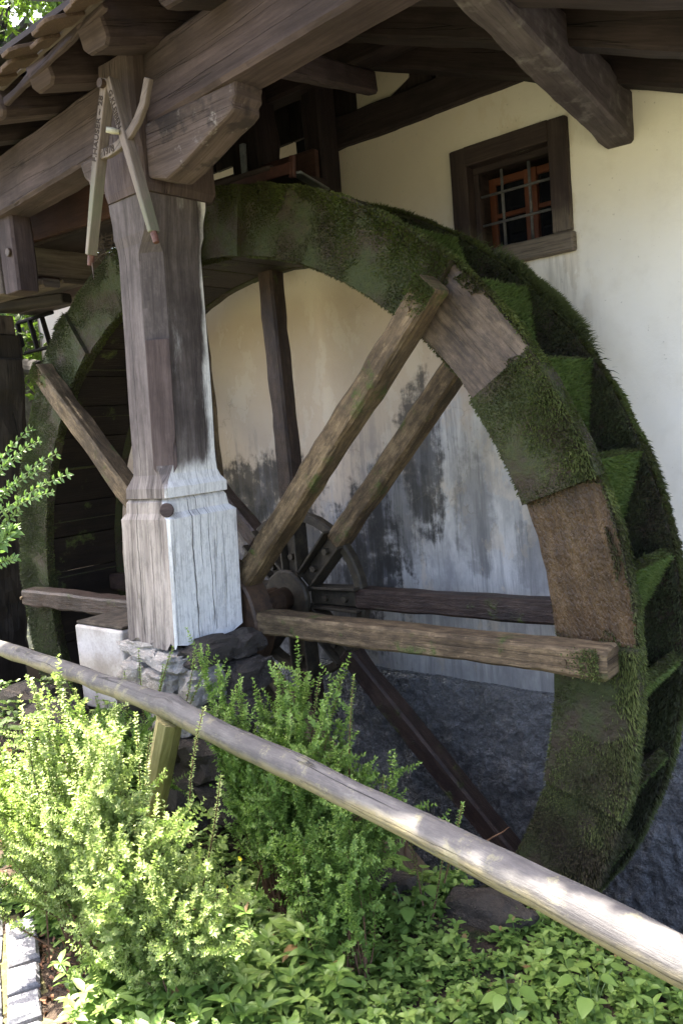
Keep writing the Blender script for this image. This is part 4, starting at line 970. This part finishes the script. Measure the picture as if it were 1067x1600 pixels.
# ------------------------------------------------------------------ things at the left and above the wheel
pl = thing('rear_post', 'thick rough timber post at the left edge behind the wheel', 'post', (-2.7, .16, -.9))
beam('trunk', (-3.453, .16, -2.3), (-2.608, .16, 1.60), 1.0, .28, M['trunk'], pl, up=(0, 1, 0), amp=.022, r=.04)
beam('head', (-2.692, .16, 1.47), (-2.692, .16, 1.66), 1.0, .30, M['trunk'], pl, up=(0, 1, 0), amp=.008, r=.02)
beam('cap', (-2.702, .16, 1.665), (-2.702, .16, 1.79), .98, .27, M['grey'], pl, up=(0, 1, 0), amp=.008, r=.02)
fl = thing('flume_frame', 'grey timber frame of the water flume at the upper left under the roof', 'flume', (-1.5, .3, 1.9))
beam('cross_rail', (-1.62, -.25, 2.01), (-1.62, .92, 2.01), .12, .19, M['pale'], fl, amp=.004)
beam('hanger', (-1.06, -.30, 1.70), (-1.06, -.30, 2.10), .15, .12, M['plate'], fl, up=(0, 1, 0), amp=.005)
beam('hanger', (-1.26, -.28, 1.72), (-1.26, -.28, 2.12), .12, .12, M['grey'], fl, up=(0, 1, 0), amp=.005)
V, F = cyl((-1.03, -.365, 1.90), (0, 1, 0), .022, .02, 12); add('bolt_head', V, F, M['rust'], fl, bevel=.004)
beam('under_board', (-2.2, -.22, 1.79), (-1.06, -.12, 1.77), .12, .05, M['grey'], fl, amp=.003)
beam('under_board', (-2.4, .1, 1.84), (-1.66, .35, 1.82), .10, .06, M['trunk'], fl, amp=.003)
for i in range(5):
    beam('floor_plank', (-2.7, .0 + i * .17, 1.90 + .004 * (i % 2)), (-1.55, .0 + i * .17, 1.90 + .004 * (i % 2)), .16, .025, M['redbrown'] if i % 2 else M['grey'], fl, amp=.002, r=.004)
# chute boards feeding the wheel
ch = thing('water_chute', 'dark red-brown wooden chute feeding the top of the wheel', 'chute', (-.8, .3, 2.05))
beam('side_board', (-1.55, .07, 2.20), (.05, .07, 2.13), .03, .20, M['redbrown'], ch, amp=.002, r=.004)
beam('side_board', (-1.55, .50, 2.20), (.35, .50, 2.12), .03, .17, M['redbrown'], ch, amp=.002, r=.004)
beam('bottom_board', (-1.55, .285, 2.095), (.42, .285, 2.025), .40, .025, M['roof'], ch, amp=.002, r=.004)
a, b, c_, d_ = aty(362, 288, .10), aty(455, 262, .10), aty(498, 296, .5), aty(455, 262, .12)
beam('lip_strip', a, b, .012, .05, M['redtin'], ch, amp=.001, r=.003)
beam('lip_strip', aty(462, 270, .12), aty(508, 297, .5), .05, .012, M['tin'], ch, amp=.001, r=.003)
beam('upright', aty(457, 278, .11), aty(457, 243, .11), .028, .02, M['redtin'], ch, up=(0, 1, 0), amp=.001, r=.003)
beam('upright', aty(383, 275, .14), aty(379, 225, .14), .03, .02, M['tin'], ch, up=(0, 1, 0), amp=.001, r=.003)
# dark iron rack and round timber
rk = thing('iron_rack', 'dark ladder-like iron rack leaning by the mill corner at the left', 'rack', (-2.6, .75, 1.6))
q = lambda x, y: aty(x, y, .72)
for nm, a, b in (('rail', (28, 505), (82, 488)), ('rail', (35, 553), (87, 540)), ('rung', (46, 499), (60, 548)), ('rung', (65, 492), (80, 542)), ('rung', (28, 505), (38, 553))):
    beam(nm, q(*a), q(*b), .022, .035, M['black'], rk, up=(0, 1, 0), amp=.001, r=.004)
lg = thing('round_log', 'short round log end jutting out below the iron rack', 'log', tuple(aty(52, 574, .72)))
V, F = tube([aty(40, 573, .95), aty(50, 574, .72), aty(66, 577, .55)], [.065, .062, .06], 14); add('log_body', V, F, M['trunk'], lg, grain=(1, -.5, 0))
nest = [tube([aty(160 + random.uniform(-14, 14), 388 + random.uniform(-8, 10), .1) + rng.normal(0, .02, 3), aty(165 + random.uniform(-18, 18), 386 + random.uniform(-8, 8), .1) + rng.normal(0, .03, 3)], .0018, 3) for _ in range(120)]
V, F = merge(nest); o = add('straw_nest', V, F, M['grey']); tag(o, 'wisp of dry straw lodged above the mossy wheel rim beside the post', 'nest')

# trees beyond the mill corner and above the eave
def tree(c, rad, n, label, trunk_to):
    t = thing('background_tree', label, 'tree', (c[0], c[1], -.95), 'trees behind the mill')
    P = []
    for k in range(26):
        q = rng.normal(0, 1, 3); q = q / np.linalg.norm(q) * rad * rng.uniform(.2, 1) ** .5; P.append(np.array(c) + q + rng.normal(0, rad * .16, (n // 26, 3)))
    P = np.concatenate(P); D = unit(rng.normal(0, 1, P.shape)); V, T, kk = leaflets(P, D, rng.normal(0, 1, P.shape), .07 + .05 * rng.random(len(P)), .045)
    npmesh('crown', V, T, M['leafT'], t, np.tile(rng.random(len(P)), kk))['kind'] = 'stuff'
    V, F = tube([(c[0], c[1], -.95), (c[0] + .1, c[1], (c[2] - .95) / 2), tuple(np.array(c) + [0, 0, rad * .4])], [.16, .12, .05], 9); parts = [(V, F)]
    for k in range(6):
        e = np.array(c) + unit(rng.normal(0, 1, (1, 3)))[0] * rad * .8; parts.append(tube([np.array(c) - [0, 0, rad * .6], (np.array(c) + e) / 2, e], [.06, .04, .015], 6))
    V, F = merge(parts); add('trunk', V, F, M['bark'], t, smooth=True)
tree(atd(45, 520, 7.5), 1.3, 7800, 'sunlit leafy tree seen through the gap left of the mill wall', 0)
tree(atd(-30, -30, 7.0), 1.2, 6500, 'bright leafy tree glimpsed past the roof edge at the top left corner', 0)

tree((-6.2, -1.2, 1.9), 1.9, 7800, 'dense unseen leafy tree added left of the mill to block sky light', 0)  # added outside the view to keep sky light off the wheel's left
tree((-5.8, 1.8, 1.6), 1.5, 6500, 'leafy tree added beside the left end of the mill wall to block sky light', 0)  # second added tree, dims the left end the same way
# ------------------------------------------------------------------ hand rail
fence = thing('hand_rail_fence', 'round grey timber hand rail on a split stake crossing the foreground', 'fence', (.3, -.85, -.8))
pts = [(-1.75, -.42, -.205), (-1.42, -.488, -.193), (-.75, -.63, -.150), (-.184, -.746, -.115), (.3, -.84, -.098), (.55, -.885, -.088), (.64, -.902, -.083), (.72, -.92, -.093), (1.0, -.97, -.103), (1.73, -1.10, -.118), (2.53, -1.303, -.112), (3.1, -1.42, -.11)]
fine = []; rad = []
for i in range(len(pts) - 1):
    for k in range(8):
        t = k / 8; p = np.array(pts[i]) * (1 - t) + np.array(pts[i + 1]) * t
        fine.append(p + .005 * np.array([0, mn.noise(Vector(p * 4)), mn.noise(Vector(p * 4 + np.array([5, 5, 5])))]))
        rad.append(.041 + .005 * mn.noise(Vector(p * 5)) + (.008 if abs(p[0] - .62) < .1 else 0) * (1 - abs(p[0] - .62) / .1))
V, F = tube(fine, rad, 20)
V = [np.array(v) + .0015 * mn.noise(Vector(np.array(v) * 40)) for v in V]
o = add('rail', V, F, M['rail'], fence, smooth=True)
me = o.data; uvl = me.uv_layers.new(name='UVMap'); seg = 20
for poly in me.polygons:
    for li, vi in zip(poly.loop_indices, poly.vertices):
        j, k = divmod(vi, seg); kk = k
        if k == 0 and any((w % seg) == seg - 1 for w in poly.vertices): kk = seg
        uvl.data[li].uv = (fine[min(j, len(fine) - 1)][0] * 1.03, kk / seg * .31)
V, F = tube([(.27, -.86, -.84), (.45, -.88, -.45), (.615, -.90, -.125)], [.045, .05, .05], 9); add('stake', V, F, M['stake'], fence, grain=(.345, 0, .7))
V, F = tube([(2.75, -1.35, -.9), (2.75, -1.35, -.15)], .05, 9); add('stake', V, F, M['stake'], fence, grain=(0, 0, 1))

# ------------------------------------------------------------------ shrubs
def shrub(name, label, cat, root, env_c, env_r, ntw, node, mat, spires=(), seed=0, leafL=.013, group=None, sag=.0, cut=None):
    t = thing(name, label, cat, root, group)
    root = np.array(root); env_c = np.array(env_c); env_r = np.array(env_r); TW = []
    r0 = np.random.default_rng(seed)
    for k in range(ntw):
        d = r0.normal(0, 1, 3); d /= np.linalg.norm(d)
        if d[2] < -.35: d[2] *= -.6
        rr = r0.uniform(.55, 1.0) ** .6
        bumpy = .76 + .85 * mn.noise(Vector(d * 2.4 + seed))
        e = env_c + d * env_r * rr * (bumpy + .18)
        if e[2] < root[2] + .03: e[2] = root[2] + .03 + r0.random() * .06
        b = root + r0.normal(0, .05, 3) * [1, .6, .1]
        m = (b + e) / 2 + np.array([0, 0, .10]) * env_r[2] * 2 + r0.normal(0, .04, 3)
        TW.append((b, m, e, r0.uniform(.3, .5)))
    for s in spires:
        s = np.array(s); b = np.array([s[0] * .7 + root[0] * .3 + r0.normal(0, .03), s[1], s[2] - r0.uniform(.28, .4)]); TW.append((b, (b + s) / 2 + r0.normal(0, .012, 3), s, .05))
    P, D, Nn, Ls, TT = [], [], [], [], []; tubes = []
    for ti, (b, m, e, st) in enumerate(TW):
        Ln = np.linalg.norm(m - b) + np.linalg.norm(e - m); nn = max(6, int(Ln / .0105)); tt = np.linspace(st, 1, max(5, int(nn * (1 - st))))
        c = ((1 - tt) ** 2)[:, None] * b + (2 * tt * (1 - tt))[:, None] * m + (tt ** 2)[:, None] * e
        tan = unit(np.gradient(c, axis=0))
        if ti % 3 == 0 or ti >= ntw:
            s8 = np.linspace(0, 1, 7)[:, None]; cc = (1 - s8) ** 2 * b + 2 * s8 * (1 - s8) * m + s8 ** 2 * e; tubes.append(tube(list(cc), list(np.linspace(.0035, .0012, 7)), 4))
        spire = ti >= ntw
        shoots = [(c, tan, .0105)]
        if not spire:
            for q in range(0, len(tt), max(1, int(5 / node))):
                dv = tan[q] * .6 + r0.normal(0, .55, 3) + np.array([0, 0, .45]); dv /= np.linalg.norm(dv); ls = r0.uniform(.035, .10)
                m2 = max(3, int(ls / .0095)); w = np.linspace(0, 1, m2)[:, None]
                cc = c[q] + dv * ls * w + np.array([0, 0, .012]) * w ** 2 * r0.uniform(-1.5, 1.5); shoots.append((cc, np.tile(dv, (m2, 1)), .0095))
        for (cc, tn_, _) in shoots:
            m2 = len(cc); k = 6
            for q in range(m2):
                tn = tn_[q] + r0.normal(0, .12, 3); tn /= np.linalg.norm(tn)
                a = r0.uniform(0, 6.28) + np.arange(k) * 6.283 / k + r0.normal(0, .25, k)
                x = np.cross(tn, [.3, .2, 1.0]); x /= np.linalg.norm(x) + 1e-6; y = np.cross(tn, x); last = q >= m2 - 2
                dd = np.cos(a)[:, None] * x + np.sin(a)[:, None] * y + tn * r0.uniform(.3, .8, (k, 1)) * (2 if last else 1)
                P.append(np.tile(cc[q], (k, 1)) + r0.normal(0, .0015, (k, 3))); D.append(dd); Nn.append(np.tile(tn, (k, 1)))
                Ls.append(leafL * r0.uniform(.7, 1.25, k) * (.8 if (last or spire) else 1)); tv = np.clip(.22 + .5 * q / m2 + r0.normal(0, .13), 0, 1); TT.append(np.full(k, tv))
    P = np.concatenate(P); D = np.concatenate(D); Nn = np.concatenate(Nn); L = np.concatenate(Ls); TT = np.concatenate(TT)
    V, T, kk = leaflets(P, D, Nn, L, L * .5)
    o = npmesh('foliage', V, T, mat, t, np.tile(TT, kk)); o['kind'] = 'stuff'
    V, F = merge(tubes); add('stem', V, F, M['stem'], t)
    return t
spA = [aty(118, 1078, -1.15), aty(60, 1160, -1.15), aty(212, 1115, -1.15), aty(235, 1150, -1.2), aty(318, 1108, -1.15), aty(175, 1165, -1.2), aty(90, 1110, -1.12), aty(345, 1215, -1.2)]
shrub('cinquefoil_shrub', 'large sunlit pale green feathery shrub in front of the rail at the left', 'shrub', (.66, -1.33, -.80), (.68, -1.35, -.40), (.60, .19, .44), 200, 1.6, M['leafA'], spA, 3, .0135)
spB = [aty(x, y, -.72) for x, y in ((436, 1050), (466, 1042), (500, 1056), (553, 1058), (338, 1050), (375, 1075), (405, 1080), (610, 1225), (600, 1215))]
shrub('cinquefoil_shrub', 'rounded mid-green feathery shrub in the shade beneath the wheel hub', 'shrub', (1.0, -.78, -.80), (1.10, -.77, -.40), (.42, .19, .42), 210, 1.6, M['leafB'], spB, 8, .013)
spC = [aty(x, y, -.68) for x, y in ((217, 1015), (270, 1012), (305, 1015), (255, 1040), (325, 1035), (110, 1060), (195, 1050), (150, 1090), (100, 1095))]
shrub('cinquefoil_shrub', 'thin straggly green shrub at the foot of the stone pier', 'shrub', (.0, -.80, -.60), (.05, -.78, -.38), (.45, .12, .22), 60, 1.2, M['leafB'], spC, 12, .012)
shrub('cinquefoil_shrub', 'sunlit leafy shrub cut by the left edge of the picture above the paving', 'shrub', (-.12, -1.36, -.80), (-.10, -1.34, -.58), (.22, .12, .27), 60, 1.4, M['leafA'], (), 15, .013)
shrub('cinquefoil_shrub', 'sunlit trailing green shrub hanging down to the herbs right of the pale shrub', 'shrub', (1.12, -1.36, -.80), (1.12, -1.37, -.52), (.17, .10, .26), 55, 1.5, M['leafA'], (), 33, .013)
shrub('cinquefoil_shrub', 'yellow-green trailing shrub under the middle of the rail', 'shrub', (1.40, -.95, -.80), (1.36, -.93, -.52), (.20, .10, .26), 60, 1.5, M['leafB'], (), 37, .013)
# lone twigs over the dark pit
tw = shrub('cinquefoil_twig', 'lone leafy twig rising above the rail in front of the dark pit', 'shrub', tuple(aty(640, 1330, -.62)), aty(670, 1300, -.62), (.03, .03, .03), 2, 1, M['leafB'], [aty(722, 1258, -.62), aty(628, 1258, -.62), aty(700, 1285, -.64)], 21, .013)
V, F = tube([aty(748, 1322, -.5), aty(770, 1308, -.5), aty(785, 1300, -.5), aty(795, 1292, -.5)], [.003, .0025, .002, .001], 5)
tag(add('dry_twig', V, F, M['stem']), 'thin bare brown twig above the rail by the foot of the wheel', 'twig')

# left sprig: arching stems with paired leaves
spg = thing('leafy_branch', 'leafy green branch reaching in from the left edge before the dark wheel', 'branch', tuple(aty(-40, 860, -1.0)))
P, D, Nn, L, TT = [], [], [], [], []; tb = []
for st in (((-60, 830), (0, 715), (62, 690)), ((-60, 845), (0, 760), (66, 735)), ((-60, 885), (-5, 830), (30, 800)), ((-60, 920), (-10, 880), (26, 872)), ((-60, 830), (0, 700), (50, 672)), ((-60, 840), (20, 745), (88, 710)), ((-60, 850), (40, 765), (106, 742)), ((-60, 860), (30, 775), (82, 770)), ((-60, 870), (-10, 790), (20, 760)), ((-60, 780), (-10, 740), (30, 715)), ((-60, 900), (0, 850), (22, 830))):
    a, b, c = [aty(x, y, -1.0 + random.uniform(-.05, .05)) for x, y in st]; big = st[2] == (22, 830)
    tt = np.linspace(.15, 1, 13)
    cc = ((1 - tt) ** 2)[:, None] * a + (2 * tt * (1 - tt))[:, None] * b + (tt ** 2)[:, None] * c; tn = unit(np.gradient(cc, axis=0)); tb.append(tube(list(cc), list(np.linspace(.003, .0012, 13)), 5))
    for q in range(13):
        for s in (-1, 1, 0, .5, -.5, 1.4):
            v = rng.normal(0, .35, 3) + tn[q] * .8 + np.array([0, -.4, .5]) * (1 if s == 0 else .2) + np.cross(tn[q], [0, 1, .2]) * s * 1.1
            P.append(cc[q]); D.append(v); Nn.append(np.array([.2, -1, .6]) + rng.normal(0, .4, 3)); L.append((.055 if big else .030) * random.uniform(.7, 1.2) * (1.15 - .4 * tt[q])); TT.append(random.uniform(.2, 1))
P, D, Nn, L = map(np.array, (P, D, Nn, L)); V, T, kk = leaves(P, D, Nn, L, L * .42)
npmesh('foliage', V, T, M['leafS'], spg, np.tile(TT, kk))['kind'] = 'stuff'
V, F = merge(tb); add('stem', V, F, M['gstem'], spg)

# ground cover
def cover(name, label, spots, leafl, levels, mat, hgt, kind=True, wr=.42, per=4):
    P, D, Nn, L, TT, tb = [], [], [], [], [], []
    for (x, y, s) in spots:
        z0 = ground_z(x, y); h = hgt * s * random.uniform(.6, 1.3); ln = np.array([random.gauss(0, .25), random.gauss(0, .25) - .1, 1]); ln /= np.linalg.norm(ln)
        base = np.array([x, y, z0 - .01]); tv = random.uniform(.15, .85)
        if levels > 1: tb.append(tube([base, base + ln * h], .0015 * s + .0006, 3))
        for lv in range(levels):
            t = (lv + 1) / levels; c = base + ln * h * t; a0 = random.uniform(0, 6.28) if lv == 0 else a0 + .8; k = per + (2 if lv == levels - 1 else 0)
            ll = leafl * s * (1.15 - .5 * abs(t - .6)) * random.uniform(.8, 1.15)
            for q in range(k):
                a = a0 + q * 6.283 / k + random.gauss(0, .2); small = .6 if (lv == levels - 1 and q % 2) else 1
                P.append(c); D.append((math.cos(a), math.sin(a), random.uniform(.0, .55) + (.25 if lv == levels - 1 else 0))); Nn.append((random.gauss(0, .2), random.gauss(0, .2), 1)); L.append(ll * small * random.uniform(.75, 1.1))
                TT.append(1.0 if random.random() < .012 else min(.93, max(0, tv + random.gauss(0, .12))))
    P, D, Nn, L = map(np.array, (P, D, Nn, L)); V, T, kk = leaves(P, D, Nn, L, L * wr, .16, .25)
    nV = len(V); tint = np.tile(TT, kk)
    if tb:
        v2, f2 = merge(tb); v2 = np.array(v2); t2 = []
        for f_ in f2:
            for i in range(1, len(f_) - 1): t2.append((f_[0] + nV, f_[i] + nV, f_[i + 1] + nV))
        V = np.concatenate([V, v2]); T = np.concatenate([T, np.array(t2)]); tint = np.concatenate([tint, np.full(len(v2), .4)])
    o = npmesh(name, V, T, mat, None, tint); tag(o, label, 'plants', kind='stuff'); return o
def on_path(x, y): return y < -1.20 - .36 * x and x < 1.3
sp1, sp2, sp3 = [], [], []
while len(sp1) < 480:
    x, y = random.uniform(-.6, 1.75), random.uniform(-1.9, -1.0)
    if on_path(x, y) or x > 1.5: continue
    if mn.noise(Vector((x * 2.5, y * 2.5, 4))) < -.28: continue
    sp1.append((x, y, random.uniform(.7, 1.25)))
while len(sp2) < 4200:
    x, y = random.uniform(1.1, 3.4), random.uniform(-1.6, -.38)
    d = mn.noise(Vector((x * 2.2, y * 2.2, 9))) + .35 * mn.noise(Vector((x * 7, y * 7, 2)))
    if d < -.34 + (.22 if x > 2.2 and y > -.8 else 0): continue
    sp2.append((x, y, random.choice((.45, .6, .8, 1.0, 1.35)) * random.uniform(.8, 1.2)))
while len(sp3) < 700:
    x, y = random.uniform(-2.2, 1.2), random.uniform(-1.35, -.42)
    if -.12 < x < .45 and y > -.62: continue
    if mn.noise(Vector((x * 2.2, y * 2.2, 19))) < -.1: continue
    sp3.append((x, y, random.uniform(.6, 1.3)))
cover('ground_cover', 'lush lance-leaved plants in the sun beneath the pale shrub', sp1, .056, 4, M['leafG'], .14, wr=.38)
cover('ground_cover', 'low green herbs covering the shaded bank under the rail at the right', sp2, .0255, 3, M['leafG'], .055, wr=.55)
cover('ground_cover', 'mixed green herbs on the stony slope left of the stone pier', sp3, .042, 2, M['leafG'], .07, wr=.6)
sp4 = [(random.uniform(-.5, 3.3), random.uniform(-1.6, -.4), random.uniform(.4, .95)) for _ in range(5200)]
sp4 = [q for q in sp4 if not on_path(q[0], q[1])]
cover('small_herbs', 'tiny leaved creeping plants filling the gaps on the bank', sp4, .018, 1, M['leafG'], .02, wr=.75)
# individual broad-leaved plants on the bank edge
for i, (px, py, n_, lab) in enumerate(((600, 1352, 9, 'broad heart-leaved plant hanging just under the rail left of the wheel foot'), (655, 1385, 8, 'broad heart-leaved plant at the pit edge below the rail'),
                                       (640, 1440, 6, 'small broad-leaved plant among the low herbs below the rail'), (800, 1560, 7, 'broad-leaved plant at the bottom edge right of the middle'), (925, 1560, 6, 'broad-leaved plant near the bottom right corner'))):
    d = ray(px, py); t_ = (-.74 - CAM[2]) / d[2]; b = CAM + d * t_; b[2] = ground_z(b[0], b[1])
    t = thing('broadleaf_plant', lab, 'plant', tuple(b), 'broad-leaved plants on the bank')
    for k in range(n_):
        a = k * 2.4 + i; h = .05 + .09 * random.random(); rr = .02 + .05 * random.random()
        c = b + np.array([math.cos(a) * rr, math.sin(a) * rr, h]); Dv = np.array([[math.cos(a), math.sin(a), -.15]])
        Ll = .042 * random.uniform(.7, 1.2); sd_ = np.array([-math.sin(a), math.cos(a), 0]); V = [c]; dv_ = Dv[0]
        for tt_, ww in ((.0, .0), (.08, .30), (.25, .46), (.5, .44), (.75, .25), (.92, .08), (1.04, 0)):
            m_ = c + dv_ * Ll * tt_ * 1.25 - np.array([0, 0, .25]) * Ll * tt_ ** 2
            V += [m_, m_ + sd_ * ww * Ll + np.array([0, 0, .16 * ww * Ll]), m_ - sd_ * ww * Ll + np.array([0, 0, .16 * ww * Ll])]
        T = []
        for q in range(6):
            o_ = 1 + q * 3; T += [(o_, o_ + 1, o_ + 4), (o_, o_ + 4, o_ + 3), (o_, o_ + 5, o_ + 2), (o_, o_ + 3, o_ + 5)]
        npmesh('leaf', np.array(V), np.array(T), M['leafG'], t, np.full(len(V), random.uniform(.3, .7)), smooth=True)
        V, F = tube([b + [0, 0, -.01], (b + c) / 2 + [0, 0, .01], c], .0015, 4); add('stem', V, F, M['gstem'], t)
# yellow flowers, stones, litter, bank stones
for px, py, Y, lab in ((355, 1384, -1.12, 'small yellow flower on the right, in the dark gap between the two shrubs'), (376, 1341, -1.05, 'small yellow flower higher up in the gap between the two shrubs')):
    c = aty(px, py, Y); parts = []
    t = thing('yellow_flower', lab, 'flower', tuple(c))
    for k in range(5):
        a = k * 1.257; V, T, kk = leaves(np.array([c]), np.array([[math.cos(a), -.5, math.sin(a)]]), np.array([[0, -1, .3]]), .010, .008, .05, .1); npmesh('petal', V, T, M['flower'], t)
    V, F = tube([c, c + [0, .02, -.08]], .001, 4); add('stem', V, F, M['gstem'], t)
for i, (x, y, s, lab) in enumerate(((.98, -.60, (.16, .10, .08), 'dark flat stone in the shade under the middle of the rail'), (1.28, -.52, (.13, .08, .06), 'dark bank stone beneath the rounded green shrub'), (1.62, -.46, (.15, .07, .06), 'dark stone at the pit edge left of the wheel foot'),
                                    (-.55, -.70, (.18, .12, .10), 'brown stone under the rail at the far left'), (-.2, -.72, (.15, .1, .09), 'brown stone in front of the concrete block'), (-.95, -.6, (.2, .12, .1), 'dark stone at the left edge under the rail'), (.28, -1.02, (.12, .08, .06), 'grey stone behind the pale shrub'))):
    o = stone('bank_stone', (x, y, ground_z(x, y) + .02), s, M['bankstone'], None, i * 5.1, 3, .25, .7); tag(o, lab, 'stone', 'stones along the bank')
V, F = [], []
P = []
for _ in range(900):
    x = random.uniform(-.4, 1.5); y = -1.2 - .36 * x + random.uniform(-.1, .35)
    if y < -1.29 - .36 * x: continue
    P.append((x, y, ground_z(x, y) + random.uniform(.0, .02)))
P = np.array(P); D = unit(rng.normal(0, 1, P.shape) * [1, 1, .4]); V, T, kk = leaves(P, D, rng.normal(0, .5, P.shape) + [0, 0, 1], .018 + .022 * rng.random(len(P)), .014, .4, .5)
tag(npmesh('leaf_litter', V, T, M['litter'], None), 'dry brown leaves littering the soil beside the paving', 'leaves', kind='stuff')
